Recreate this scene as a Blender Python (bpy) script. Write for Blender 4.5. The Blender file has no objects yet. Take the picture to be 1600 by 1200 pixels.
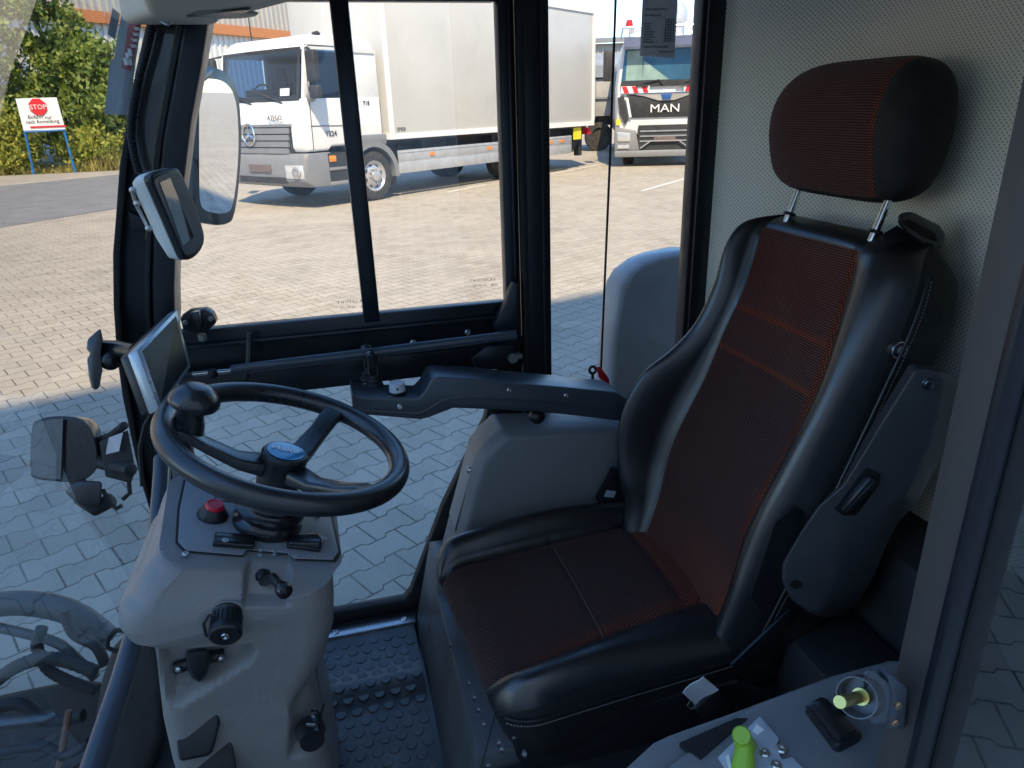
import bpy, bmesh, math, random
from mathutils import Vector, Matrix
R = math.radians
V = Vector
random.seed(7)
sc = bpy.context.scene
# ------------------------------------------------------------------ camera
FPX = 1109.0
yaw, pitch, roll = R(14), math.atan(431 / 1109), R(1.75)
CAM = V((0, 0, 1.5))
FW = V((math.sin(yaw) * math.cos(pitch), math.cos(yaw) * math.cos(pitch), -math.sin(pitch)))
_r = V((math.cos(yaw), -math.sin(yaw), 0)); _u = _r.cross(FW)
RT = _r * math.cos(roll) - _u * math.sin(roll); UP = RT.cross(FW)
cd = bpy.data.cameras.new('camera'); cam = bpy.data.objects.new('camera', cd)
sc.collection.objects.link(cam); sc.camera = cam
m = Matrix((RT, UP, -FW)).transposed().to_4x4(); m.translation = CAM
cam.matrix_world = m
cd.sensor_width = 36; cd.lens = 36 * FPX / 1600; cd.clip_start = .02; cd.clip_end = 2000
# ------------------------------------------------------------------ light
SUN_EL, SUN_DIR = R(51), V((-.13, -.99, 0)).normalized()
wd = bpy.data.worlds.new('World'); sc.world = wd; wd.use_nodes = True
nt = wd.node_tree; bg = nt.nodes['Background']
sky = nt.nodes.new('ShaderNodeTexSky'); sky.sky_type = 'NISHITA'; sky.sun_disc = False
sky.sun_elevation = SUN_EL; sky.sun_rotation = math.atan2(SUN_DIR.x, SUN_DIR.y)
hs = nt.nodes.new('ShaderNodeHueSaturation'); hs.inputs['Saturation'].default_value = 1.16; hs.inputs['Value'].default_value = 1.0
nt.links.new(sky.outputs[0], hs.inputs['Color']); nt.links.new(hs.outputs[0], bg.inputs[0]); sky.air_density = 1.0; sky.dust_density = .15; sky.ozone_density = 2.5; bg.inputs[1].default_value = .15
sl = bpy.data.lights.new('sun', 'SUN'); sl.energy = 2.6; sl.angle = R(.5); sl.color = (1, .80, .54)
so = bpy.data.objects.new('sun', sl); sc.collection.objects.link(so)
sd = SUN_DIR * math.cos(SUN_EL) + V((0, 0, math.sin(SUN_EL)))
so.rotation_euler = sd.to_track_quat('Z', 'Y').to_euler(); so.location = sd * 40
vs = sc.view_settings; vs.view_transform = 'Standard'; vs.look = 'None'; vs.exposure = 1.62; vs.gamma = 1
sc.cycles.max_bounces = 8; sc.cycles.transparent_max_bounces = 12

# ------------------------------------------------------------------ measuring helper: a pixel of the 1600x1200 photograph -> a point on a real plane
def W(px, py, X=None, Y=None, Z=None, D=None, P=None, N=None):
    d = FW + RT * ((px - 800) / FPX) - UP * ((py - 600) / FPX)
    if X is not None: t = X / d.x
    elif Y is not None: t = Y / d.y
    elif Z is not None: t = (Z - 1.5) / d.z
    elif P is not None: t = (V(P) - CAM).dot(N) / d.dot(N)
    else: t = D
    return CAM + d * t

# ------------------------------------------------------------------ materials
def N(nt, t, **k):
    n = nt.nodes.new(t)
    for a, b in k.items(): setattr(n, a, b)
    return n
def math_(nt, op, a, b=None, c=None):
    n = N(nt, 'ShaderNodeMath', operation=op)
    for i, x in enumerate((a, b, c)):
        if x is None: continue
        if isinstance(x, (int, float)): n.inputs[i].default_value = x
        else: nt.links.new(x, n.inputs[i])
    return n.outputs[0]
def mixc(nt, f, a, b):
    n = N(nt, 'ShaderNodeMix', data_type='RGBA')
    for s, x in ((n.inputs[0], f), (n.inputs[6], a), (n.inputs[7], b)):
        if isinstance(x, (int, float)): s.default_value = x
        elif isinstance(x, tuple): s.default_value = (*x[:3], 1)
        else: nt.links.new(x, s)
    return n.outputs[2]
def ramp(nt, x, lo, hi, a=0., b=1.):
    n = N(nt, 'ShaderNodeMapRange'); n.clamp = True
    nt.links.new(x, n.inputs[0])
    for i, v_ in enumerate((lo, hi, a, b)): n.inputs[i + 1].default_value = v_
    return n.outputs[0]
def noise(nt, co, scale, det=3, rough=.6):
    n = N(nt, 'ShaderNodeTexNoise'); n.inputs['Scale'].default_value = scale
    n.inputs['Detail'].default_value = det; n.inputs['Roughness'].default_value = rough
    nt.links.new(co, n.inputs['Vector']); return n.outputs['Fac']
MATS = {}
def mat(name, col, rough=.5, metal=0., var=.12, vs_=6, bump=0., bs=400, spec=.5, dirt=0., emit=None, coat=0., speck=0.):
    if name in MATS: return MATS[name]
    m = bpy.data.materials.new(name); m.use_nodes = True; t = m.node_tree
    p = t.nodes['Principled BSDF']; MATS[name] = m
    co = N(t, 'ShaderNodeTexCoord').outputs['Object']
    nz = noise(t, co, vs_)
    f = ramp(t, nz, .3, .7)
    c0 = tuple(c * (1 - var) for c in col); c1 = tuple(min(1, c * (1 + var)) for c in col)
    c = mixc(t, f, c0, c1)
    if dirt:
        d = ramp(t, noise(t, co, vs_ * 2.3, 6, .7), .5, .75, 0, dirt)
        c = mixc(t, d, c, (.26, .22, .17))
    if speck:
        c = mixc(t, ramp(t, noise(t, co, 420, 2, .8), .35, .65, 0, speck), c, tuple(x * .55 for x in col))
        vv = N(t, 'ShaderNodeTexVoronoi', feature='DISTANCE_TO_EDGE'); vv.inputs['Scale'].default_value = 9; vv.inputs['Randomness'].default_value = 1
        wv = N(t, 'ShaderNodeMapping'); wv.inputs['Scale'].default_value = (1, 3, .4); t.links.new(co, wv.inputs['Vector']); t.links.new(wv.outputs[0], vv.inputs['Vector'])
        c = mixc(t, math_(t, 'MULTIPLY', ramp(t, vv.outputs[0], .0, .012, .22, 0), ramp(t, noise(t, co, 7, 3), .5, .62)), c, tuple(min(1, x * 1.7) for x in col))
    t.links.new(c, p.inputs['Base Color'])
    t.links.new(ramp(t, noise(t, co, vs_ * 5, 4), .3, .7, rough * .85, min(1, rough * 1.15)), p.inputs['Roughness'])
    p.inputs['Metallic'].default_value = metal; p.inputs['Specular IOR Level'].default_value = spec
    p.inputs['Coat Weight'].default_value = coat; p.inputs['Coat Roughness'].default_value = .35
    if emit: p.inputs['Emission Color'].default_value = (*emit[:3], 1); p.inputs['Emission Strength'].default_value = emit[3]
    if bump:
        b = N(t, 'ShaderNodeBump'); b.inputs['Strength'].default_value = bump; b.inputs['Distance'].default_value = .0006
        t.links.new(noise(t, co, bs, 2), b.inputs['Height']); t.links.new(b.outputs[0], p.inputs['Normal'])
    return m
def glass(name, tint=(1, 1, 1), refl=1., dirt=0.):
    if name in MATS: return MATS[name]
    m = bpy.data.materials.new(name); m.use_nodes = True; t = m.node_tree; MATS[name] = m
    for n in list(t.nodes):
        if n.type == 'BSDF_PRINCIPLED': t.nodes.remove(n)
    out = [n for n in t.nodes if n.type == 'OUTPUT_MATERIAL'][0]
    tr = N(t, 'ShaderNodeBsdfTransparent'); tr.inputs[0].default_value = (*tint, 1)
    gl = N(t, 'ShaderNodeBsdfGlossy'); gl.inputs['Roughness'].default_value = .01
    fr = N(t, 'ShaderNodeFresnel'); gm = N(t, 'ShaderNodeNewGeometry')
    t.links.new(ramp(t, gm.outputs['Backfacing'], 0, 1, 1.5, 1 / 1.5), fr.inputs[0])
    f = math_(t, 'MULTIPLY', fr.outputs[0], refl)
    mx = N(t, 'ShaderNodeMixShader'); t.links.new(f, mx.inputs[0]); t.links.new(tr.outputs[0], mx.inputs[1]); t.links.new(gl.outputs[0], mx.inputs[2])
    o = mx.outputs[0]
    if dirt:
        df = N(t, 'ShaderNodeBsdfDiffuse'); df.inputs[0].default_value = (.5, .47, .42, 1)
        co = N(t, 'ShaderNodeTexCoord').outputs['Object']
        dd = math_(t, 'ADD', ramp(t, noise(t, co, 5, 5, .7), .45, .8, .0, dirt), ramp(t, noise(t, co, 160, 2), .68, .74, 0, dirt * 1.5))
        m2 = N(t, 'ShaderNodeMixShader'); t.links.new(dd, m2.inputs[0]); t.links.new(o, m2.inputs[1]); t.links.new(df.outputs[0], m2.inputs[2]); o = m2.outputs[0]
    t.links.new(o, out.inputs[0]); return m

# paved yard of bone-shaped interlocking blocks
def paver_mat():
    m = bpy.data.materials.new('bone_pavers'); m.use_nodes = True; t = m.node_tree
    p = t.nodes['Principled BSDF']
    co = N(t, 'ShaderNodeTexCoord').outputs['Object']
    mp = N(t, 'ShaderNodeMapping'); mp.vector_type = 'POINT'
    mp.inputs['Rotation'].default_value = (0, 0, R(-28.2))
    t.links.new(co, mp.inputs['Vector'])
    sep = N(t, 'ShaderNodeSeparateXYZ'); t.links.new(mp.outputs[0], sep.inputs[0])
    L, P, A = .184, .132, .0095
    a28 = R(-28.2); ox, oy = -.049, 2.31 + 0
    ou = ox * math.cos(a28) - oy * math.sin(a28); ov = ox * math.sin(a28) + oy * math.cos(a28) - A
    u = math_(t, 'DIVIDE', math_(t, 'SUBTRACT', sep.outputs[0], ou), L)
    v = math_(t, 'DIVIDE', math_(t, 'SUBTRACT', sep.outputs[1], ov), P)
    n = math_(t, 'ROUND', v)
    ph = math_(t, 'ADD', u, math_(t, 'MULTIPLY', n, .5))
    sq = math_(t, 'COSINE', math_(t, 'MULTIPLY', ph, 2 * math.pi))
    sq = math_(t, 'MULTIPLY', sq, 4.5)
    cl = N(t, 'ShaderNodeClamp'); cl.inputs[1].default_value = -1; cl.inputs[2].default_value = 1; t.links.new(sq, cl.inputs[0])
    dv = math_(t, 'SUBTRACT', math_(t, 'SUBTRACT', v, n), math_(t, 'MULTIPLY', cl.outputs[0], A / P))
    db = math_(t, 'MULTIPLY', math_(t, 'ABSOLUTE', dv), P)
    r = math_(t, 'ADD', n, math_(t, 'SUBTRACT', math_(t, 'GREATER_THAN', dv, 0), 1))   # block row
    # row index r lies between boundary r (below) and r+1 (above)
    uu = math_(t, 'ADD', u, math_(t, 'MULTIPLY', math_(t, 'ADD', r, 1), .5))
    fu = math_(t, 'SUBTRACT', math_(t, 'FRACT', math_(t, 'ADD', uu, .5)), .5)
    du = math_(t, 'MULTIPLY', math_(t, 'ABSOLUTE', fu), L)
    j = math_(t, 'MINIMUM', db, du)
    idv = N(t, 'ShaderNodeCombineXYZ'); t.links.new(math_(t, 'FLOOR', math_(t, 'ADD', uu, .5)), idv.inputs[0]); t.links.new(r, idv.inputs[1])
    wn = N(t, 'ShaderNodeTexWhiteNoise', noise_dimensions='2D'); t.links.new(idv.outputs[0], wn.inputs['Vector'])
    jn = math_(t, 'ADD', j, ramp(t, noise(t, co, 60, 3), .3, .7, -.0012, .0012))
    joint = ramp(t, jn, .0014, .0042, 1, 0)
    big = noise(t, co, .55, 5, .65)
    c = mixc(t, ramp(t, wn.outputs['Value'], 0, 1, 0, 1), (.33, .29, .225), (.46, .405, .325))
    c = mixc(t, ramp(t, wn.outputs['Value'], .86, .90, 0, .35), c, (.25, .225, .19))
    c = mixc(t, ramp(t, noise(t, co, .9, 3, .5), .66, .74, 0, .35), c, (.20, .185, .165))
    c = mixc(t, ramp(t, big, .35, .7, 0, .55), c, (.54, .47, .37))
    c = mixc(t, ramp(t, noise(t, co, 7, 6, .75), .55, .78, 0, .35), c, (.24, .22, .19))
    c = mixc(t, ramp(t, noise(t, co, 420, 2), .35, .7, 0, .28), c, (.20, .19, .18))
    gap = mixc(t, ramp(t, noise(t, co, 2.2, 3), .4, .62), (.06, .052, .042), (.24, .205, .16))
    c = mixc(t, math_(t, 'MULTIPLY', joint, .92), c, gap)
    t.links.new(c, p.inputs['Base Color']); p.inputs['Roughness'].default_value = .92; p.inputs['Specular IOR Level'].default_value = .2
    h = math_(t, 'ADD', ramp(t, j, .001, .006, 0, 1), math_(t, 'MULTIPLY', noise(t, co, 300, 3), .18))
    h = math_(t, 'ADD', h, math_(t, 'MULTIPLY', wn.outputs['Value'], .25))
    b = N(t, 'ShaderNodeBump'); b.inputs['Strength'].default_value = .8; b.inputs['Distance'].default_value = .004
    t.links.new(h, b.inputs['Height']); t.links.new(b.outputs[0], p.inputs['Normal'])
    return m

def fabric_mat():
    m = bpy.data.materials.new('seat_fabric'); m.use_nodes = True; t = m.node_tree; p = t.nodes['Principled BSDF']
    uv = N(t, 'ShaderNodeUVMap'); uv.uv_map = 'UVMap'
    sep = N(t, 'ShaderNodeSeparateXYZ'); t.links.new(uv.outputs[0], sep.inputs[0])
    px, py = .0048, .0042
    v = math_(t, 'DIVIDE', sep.outputs[1], py); row = math_(t, 'FLOOR', v)
    u = math_(t, 'ADD', math_(t, 'DIVIDE', sep.outputs[0], px), math_(t, 'MULTIPLY', row, .5))
    fu = math_(t, 'SUBTRACT', math_(t, 'FRACT', u), .5); fv = math_(t, 'SUBTRACT', math_(t, 'FRACT', v), .5)
    d = math_(t, 'SQRT', math_(t, 'ADD', math_(t, 'MULTIPLY', fu, fu), math_(t, 'MULTIPLY', fv, fv)))
    dot = ramp(t, d, .22, .42, 1, 0)
    at = N(t, 'ShaderNodeAttribute'); at.attribute_name = 'trim_sheen'  # real seam trim plus fabric sheen painted by region
    co = N(t, 'ShaderNodeTexCoord').outputs['Object']
    nz = noise(t, co, 9, 3)
    dull = mixc(t, at.outputs['Fac'], (.11, .072, .064), (.46, .10, .03))
    dull = mixc(t, ramp(t, nz, .35, .7, 0, .45), dull, (.15, .022, .02))
    base = mixc(t, at.outputs['Fac'], (.010, .006, .007), (.03, .007, .006))
    c = mixc(t, dot, base, dull)
    t.links.new(c, p.inputs['Base Color']); p.inputs['Roughness'].default_value = .85; p.inputs['Specular IOR Level'].default_value = .15
    p.inputs['Sheen Weight'].default_value = .08
    b = N(t, 'ShaderNodeBump'); b.inputs['Strength'].default_value = .6; b.inputs['Distance'].default_value = .001
    t.links.new(dot, b.inputs['Height']); t.links.new(b.outputs[0], p.inputs['Normal'])
    return m
def leather_mat():
    m = bpy.data.materials.new('black_leather'); m.use_nodes = True; t = m.node_tree; p = t.nodes['Principled BSDF']
    co = N(t, 'ShaderNodeTexCoord').outputs['Object']
    c = mixc(t, ramp(t, noise(t, co, 8, 4), .35, .7), (.009, .009, .011), (.015, .015, .017))
    t.links.new(c, p.inputs['Base Color'])
    t.links.new(ramp(t, noise(t, co, 14, 4), .3, .7, .28, .38), p.inputs['Roughness']); p.inputs['Specular IOR Level'].default_value = .9; p.inputs['Coat Weight'].default_value = .12; p.inputs['Coat Roughness'].default_value = .3
    vo = N(t, 'ShaderNodeTexVoronoi', feature='DISTANCE_TO_EDGE'); vo.inputs['Scale'].default_value = 420; t.links.new(co, vo.inputs['Vector'])
    h = math_(t, 'ADD', ramp(t, vo.outputs[0], 0, .12), math_(t, 'MULTIPLY', noise(t, co, 18, 2), .8))
    b = N(t, 'ShaderNodeBump'); b.inputs['Strength'].default_value = .10; b.inputs['Distance'].default_value = .0005
    t.links.new(h, b.inputs['Height']); t.links.new(b.outputs[0], p.inputs['Normal'])
    return m
def liner_mat():
    m = bpy.data.materials.new('perforated_vinyl'); m.use_nodes = True; t = m.node_tree; p = t.nodes['Principled BSDF']
    co = N(t, 'ShaderNodeTexCoord').outputs['Object']
    sep = N(t, 'ShaderNodeSeparateXYZ'); t.links.new(co, sep.inputs[0])
    pt = .0088
    v = math_(t, 'DIVIDE', sep.outputs[2], pt * .5); row = math_(t, 'FLOOR', v)
    u = math_(t, 'ADD', math_(t, 'DIVIDE', sep.outputs[1], pt), math_(t, 'MULTIPLY', row, .5))
    fu = math_(t, 'MULTIPLY', math_(t, 'SUBTRACT', math_(t, 'FRACT', u), .5), 2.0); fv = math_(t, 'SUBTRACT', math_(t, 'FRACT', v), .5)
    d = math_(t, 'SQRT', math_(t, 'ADD', math_(t, 'MULTIPLY', fu, fu), math_(t, 'MULTIPLY', fv, fv)))
    dot = ramp(t, d, .22, .36, 1, 0)
    c = mixc(t, ramp(t, noise(t, co, 3, 4), .3, .7), (.80, .74, .62), (.87, .81, .69))
    c = mixc(t, math_(t, 'MULTIPLY', dot, .8), c, (.07, .065, .055))
    t.links.new(c, p.inputs['Base Color']); p.inputs['Roughness'].default_value = .6
    b = N(t, 'ShaderNodeBump'); b.inputs['Strength'].default_value = .3; b.inputs['Distance'].default_value = .002; b.invert = True
    t.links.new(math_(t, 'ADD', dot, math_(t, 'MULTIPLY', noise(t, co, 6, 3), 3)), b.inputs['Height']); t.links.new(b.outputs[0], p.inputs['Normal'])
    return m

PAVE, FAB, LEA, LINER = paver_mat(), fabric_mat(), leather_mat(), liner_mat()
BLK = mat('black_plastic', (.014, .015, .017), .36, bump=.2)
BLKG = mat('gloss_black_plastic', (.014, .014, .016), .16, coat=.3)
FRM = mat('dark_frame_paint', (.010, .0125, .018), .34, bump=.1, var=.2)
RUB = mat('black_rubber', (.014, .014, .015), .62, bump=.3)
ARM = mat('armrest_plastic', (.030, .042, .056), .42, bump=.4, bs=900, spec=1., coat=.6)
GREY = mat('grey_moulded_plastic', (.26, .255, .25), .40, var=.08, bump=.6, bs=500, dirt=.22, speck=.30)
GREYD = mat('dark_grey_moulded_plastic', (.21, .213, .22), .45, var=.08, bump=.6, bs=500, dirt=.16, speck=.3)
PANEL = mat('light_grey_panel', (.27, .285, .305), .42, var=.04, bump=.2)
STEEL = mat('bolt_steel', (.6, .6, .6), .3, 1.)
CHROME = mat('polished_steel', (.8, .8, .8), .12, 1., var=.03)
ALU = mat('aluminium_strip', (.62, .63, .64), .35, 1., var=.1)
TUBE = mat('blue_grey_tube_paint', (.06, .075, .095), .18, var=.1)
WHITE = mat('white_paint', (.78, .78, .77), .35, var=.03, vs_=1.2, dirt=.05)
BOXW = mat('white_box_panel', (.55, .545, .52), .45, var=.04, vs_=.6, dirt=.16)
TGREY = mat('truck_grey_plastic', (.21, .215, .225), .5, var=.06)
TDARK = mat('truck_dark_parts', (.03, .031, .034), .6, var=.3)
TYRE = mat('tyre_rubber', (.03, .029, .028), .8, dirt=.4)
RIM = mat('wheel_silver', (.55, .55, .56), .35, .6)
RED = mat('red_plastic', (.55, .015, .02), .35)
SKYG = mat('truck_window_glass', (.16, .29, .45), .05, .55, var=.15, vs_=1)
LAMP = mat('headlamp_glass', (.62, .63, .65), .12, .4)
ORG = mat('orange_lens', (.8, .25, .03), .25)
GL = glass('window_glass', (.97, .985, .98), 1.6, .04)
WS = glass('windscreen_glass', (.93, .96, .95), 3., .10)  # its dirt layer also stands in for the hazy glare veil
MIR = mat('mirror_glass', (.86, .88, .9), .015, 1., var=.0)

# ------------------------------------------------------------------ mesh building
class MB:
    def __init__(s, T=None): s.v = []; s.f = []; s.m = []; s.T = T; s.mi = 0
    def add(s, vs_, fs):
        o = len(s.v); s.v += [V(x) for x in vs_]
        for f in fs: s.f.append([o + i for i in f]); s.m.append(s.mi)
        return s
    def box(s, lo, hi, rot=None, c=None):
        x0, y0, z0 = lo; x1, y1, z1 = hi
        vs_ = [V(p) for p in ((x0, y0, z0), (x1, y0, z0), (x1, y1, z0), (x0, y1, z0), (x0, y0, z1), (x1, y0, z1), (x1, y1, z1), (x0, y1, z1))]
        if rot: c = V(c) if c is not None else sum(vs_, V()) / 8; vs_ = [c + rot @ (p - c) for p in vs_]
        return s.add(vs_, [(0, 3, 2, 1), (4, 5, 6, 7), (0, 1, 5, 4), (1, 2, 6, 5), (2, 3, 7, 6), (3, 0, 4, 7)])
    def prism(s, pts, vec):
        pts = [V(p) for p in pts]; n = len(pts); vec = V(vec)
        return s.add(pts + [p + vec for p in pts], [list(range(n))[::-1], list(range(n, 2 * n))] + [(i, (i + 1) % n, n + (i + 1) % n, n + i) for i in range(n)])
    def py(s, xz, y0, y1): return s.prism([(x, y0, z) for x, z in xz], (0, y1 - y0, 0))
    def loft(s, rings, caps=True, closed=True):
        n = len(rings[0]); vs_ = [p for r in rings for p in r]; fs = []
        for k in range(len(rings) - 1):
            for i in range(n if closed else n - 1):
                j = (i + 1) % n; fs.append((k * n + i, k * n + j, (k + 1) * n + j, (k + 1) * n + i))
        if caps: fs.append(list(range(n))[::-1]); fs.append([(len(rings) - 1) * n + i for i in range(n)])
        return s.add(vs_, fs)
    def tube(s, path, r, n=12, closed=False):
        path = [V(p) for p in path]; L = len(path); rings = []; up = None
        rs = r if isinstance(r, (list, tuple)) else [r] * L
        for i, p in enumerate(path):
            a = path[i - 1] if (i or closed) else p; b = path[(i + 1) % L] if (i < L - 1 or closed) else p
            t = (b - a).normalized()
            if up is None: up = t.orthogonal().normalized()
            up = (up - t * up.dot(t)).normalized(); w = t.cross(up)
            rings.append([p + (up * math.cos(q) + w * math.sin(q)) * rs[i] for q in [2 * math.pi * k / n for k in range(n)]])
        if closed: rings.append(rings[0])
        return s.loft(rings, caps=not closed)
    def lathe(s, o, ax, prof, n=32):
        o = V(o); ax = V(ax).normalized(); a = ax.orthogonal().normalized(); b = ax.cross(a)
        rings = [[o + ax * h + (a * math.cos(q) + b * math.sin(q)) * max(r, 1e-5) for q in [2 * math.pi * k / n for k in range(n)]] for r, h in prof]
        return s.loft(rings)
    def ball(s, c, r, sx=(1, 1, 1), n=20):
        k = n // 2
        pr = [(math.sin(math.pi * i / k), -math.cos(math.pi * i / k)) for i in range(k + 1)]
        c = V(c)
        rings = [[c + V((rr * math.cos(q) * sx[0], rr * math.sin(q) * sx[1], h * sx[2])) * r for q in [2 * math.pi * j / n for j in range(n)]] for rr, h in [(max(a, 1e-4), b) for a, b in pr]]
        return s.loft(rings)
    def each(s, name, mats, parent=None, **kw):
        """one object per separate piece"""
        par = list(range(len(s.v)))
        def find(a):
            while par[a] != a: par[a] = par[par[a]]; a = par[a]
            return a
        for f in s.f:
            for i in f[1:]: par[find(i)] = find(f[0])
        groups = {}
        for f in s.f: groups.setdefault(find(f[0]), []).append(f)
        for fs in groups.values():
            ids = sorted({i for f in fs for i in f}); mp = {a: b for b, a in enumerate(ids)}
            k = MB(s.T); k.add([s.v[i] for i in ids], [[mp[i] for i in f] for f in fs]); k.build(name, mats, parent, **kw)
    def build(s, name, mats, parent=None, bev=0., seg=2, ang=32, doubles=True, smooth=True):
        me = bpy.data.meshes.new(name)
        vs_ = [s.T @ p for p in s.v] if s.T is not None else s.v
        me.from_pydata([tuple(p) for p in vs_], [], s.f)
        if not isinstance(mats, (list, tuple)): mats = [mats]
        for x in mats: me.materials.append(x)
        me.polygons.foreach_set('material_index', s.m)
        bm = bmesh.new(); bm.from_mesh(me)
        if doubles: bmesh.ops.remove_doubles(bm, verts=bm.verts, dist=1e-5); bmesh.ops.dissolve_degenerate(bm, edges=bm.edges, dist=1e-6)
        bmesh.ops.recalc_face_normals(bm, faces=bm.faces)
        if bev:
            es = [e for e in bm.edges if len(e.link_faces) == 2 and e.calc_face_angle(0) > R(ang)]
            if es: bmesh.ops.bevel(bm, geom=es, offset=bev, segments=seg, affect='EDGES', profile=.5, clamp_overlap=True)
        for f in bm.faces: f.smooth = smooth
        for e in bm.edges:
            if len(e.link_faces) == 2 and e.calc_face_angle(0) > R(38): e.smooth = False
        bm.to_mesh(me); bm.free()
        o = bpy.data.objects.new(name, me); sc.collection.objects.link(o)
        if parent is not None: attach(o, parent)
        return o
def world_loc(p):
    l = V(p.location); return l
def attach(o, parent):
    o.parent = parent
    if parent.type == 'EMPTY' : o.matrix_parent_inverse = Matrix.Translation(-V(parent.location))
def thing(name, label, cat, loc=(0, 0, 0), group=None):
    o = bpy.data.objects.new(name, None); sc.collection.objects.link(o); o.location = loc; o.empty_display_size = .1
    o['label'] = label; o['category'] = cat
    if group: o['group'] = group
    return o
def tag(o, label=None, cat=None, group=None, kind=None):
    for k, x in (('label', label), ('category', cat), ('group', group), ('kind', kind)):
        if x: o[k] = x
    return o
def text(name, s, size, org, xd, yd, mt, parent, ext=.0004, align='LEFT', squeeze=1.):
    cu = bpy.data.curves.new(name, 'FONT'); cu.body = s; cu.size = size; cu.extrude = ext; cu.align_x = align; cu.resolution_u = 2
    to = bpy.data.objects.new(name, cu); sc.collection.objects.link(to)
    dg = bpy.context.evaluated_depsgraph_get()
    me = bpy.data.meshes.new_from_object(to.evaluated_get(dg)); bpy.data.objects.remove(to)
    x = V(xd).normalized(); z = x.cross(V(yd)).normalized(); y = z.cross(x)
    M = Matrix((x * squeeze, y, z)).transposed().to_4x4(); M.translation = V(org); me.transform(M)
    me.materials.clear(); me.materials.append(mt); me.name = name
    o = bpy.data.objects.new(name, me); sc.collection.objects.link(o)
    if parent is not None: attach(o, parent)
    return o
def screw(mb, p, n, r=.006, h=.004):
    mb.lathe(p, n, [(0, -.001), (r, -.001), (r, h * .5), (r * .75, h), (r * .45, h), (r * .4, h * .35), (0, h * .35)], 14)
def lerp(a, b, t): return a + (b - a) * t
def interp(x, tab):
    if x <= tab[0][0]: return tab[0][1]
    if x >= tab[-1][0]: return tab[-1][1]
    n = len(tab)
    for i in range(n - 1):
        if x <= tab[i + 1][0]:
            x0, y0 = tab[i]; x1, y1 = tab[i + 1]; h = x1 - x0
            m0 = (tab[i + 1][1] - tab[i - 1][1]) / (tab[i + 1][0] - tab[i - 1][0]) if i > 0 else (y1 - y0) / h
            m1 = (tab[i + 2][1] - tab[i][1]) / (tab[i + 2][0] - tab[i][0]) if i < n - 2 else (y1 - y0) / h
            t = (x - x0) / h; a = t * t * t; b = t * t
            return (2 * a - 3 * b + 1) * y0 + (a - 2 * b + t) * h * m0 + (-2 * a + 3 * b) * y1 + (a - b) * h * m1
def interp_old(x, tab):
    if x <= tab[0][0]: return tab[0][1]
    for (a, b), (c, d) in zip(tab, tab[1:]):
        if x <= c: t = (x - a) / (c - a); t = t * t * (3 - 2 * t); return b + (d - b) * t
    return tab[-1][1]
def smooth_poly(pts, n=5):
    out = []; L = len(pts)
    for i in range(L):
        p0, p1, p2, p3 = [V((*pts[(i + j) % L], 0)) for j in (-1, 0, 1, 2)]
        for k in range(n):
            t = k / n; q = .5 * ((2 * p1) + (p2 - p0) * t + (2 * p0 - 5 * p1 + 4 * p2 - p3) * t * t + (3 * p1 - p0 - 3 * p2 + p3) * t ** 3)
            out.append((q.x, q.y))
    return out
def sstep(x, a, b):
    t = max(0, min(1, (x - a) / (b - a))); return t * t * (3 - 2 * t)

# ================================================================== THE YARD
g = MB(); g.add([(-400, -300, 0), (400, -300, 0), (400, 600, 0), (-400, 600, 0)], [(0, 1, 2, 3)])
tag(g.build('ground', PAVE), kind='structure')
ASPH = mat('worn_asphalt', (.20, .195, .19), .9, var=.15, vs_=2, bump=.5, bs=80, dirt=.2)
g = MB()
pa, pb, pc, pd = W(-40, 362, Z=.004), W(182, 326, Z=.004), W(182, 269, Z=.004), W(-40, 276, Z=.004)
ex = (pb - pa).normalized()
g.add([pa - ex * 30, pb + ex * 1.5, pb + ex * 1.5 + V((1.2, 12.5, 0)), pd - ex * 30], [(0, 1, 2, 3)])
tag(g.build('asphalt_road', ASPH), kind='structure')
KERB = mat('kerb_concrete', (.42, .40, .36), .85, var=.1, vs_=3, dirt=.2)
WL = mat('faded_line_paint', (.62, .60, .54), .8, var=.15, vs_=4, dirt=.4)
g = MB()
for a, b in (((858, 272), (938, 257)), ((1003, 298), (1078, 277)), ((700, 300), (760, 288))):
    p, q = W(*a, Z=.004), W(*b, Z=.004); d = (q - p).normalized(); s_ = V((-d.y, d.x, 0)) * .05
    g.add([p - s_, q - s_, q + s_, p + s_], [(0, 1, 2, 3)])
tag(g.build('painted_lines', WL), kind='structure')
GRASS = mat('dry_grass_soil', (.16, .15, .06), .95, var=.4, vs_=3)
g = MB(); q0 = W(-60, 276, Z=.002); g.add([(-40, 25.6, .002), (-4.5, 26.0, .002), (-3.0, 45, .002), (-40, 45, .002)], [(0, 1, 2, 3)])
tag(g.build('verge', GRASS), kind='structure')

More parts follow.
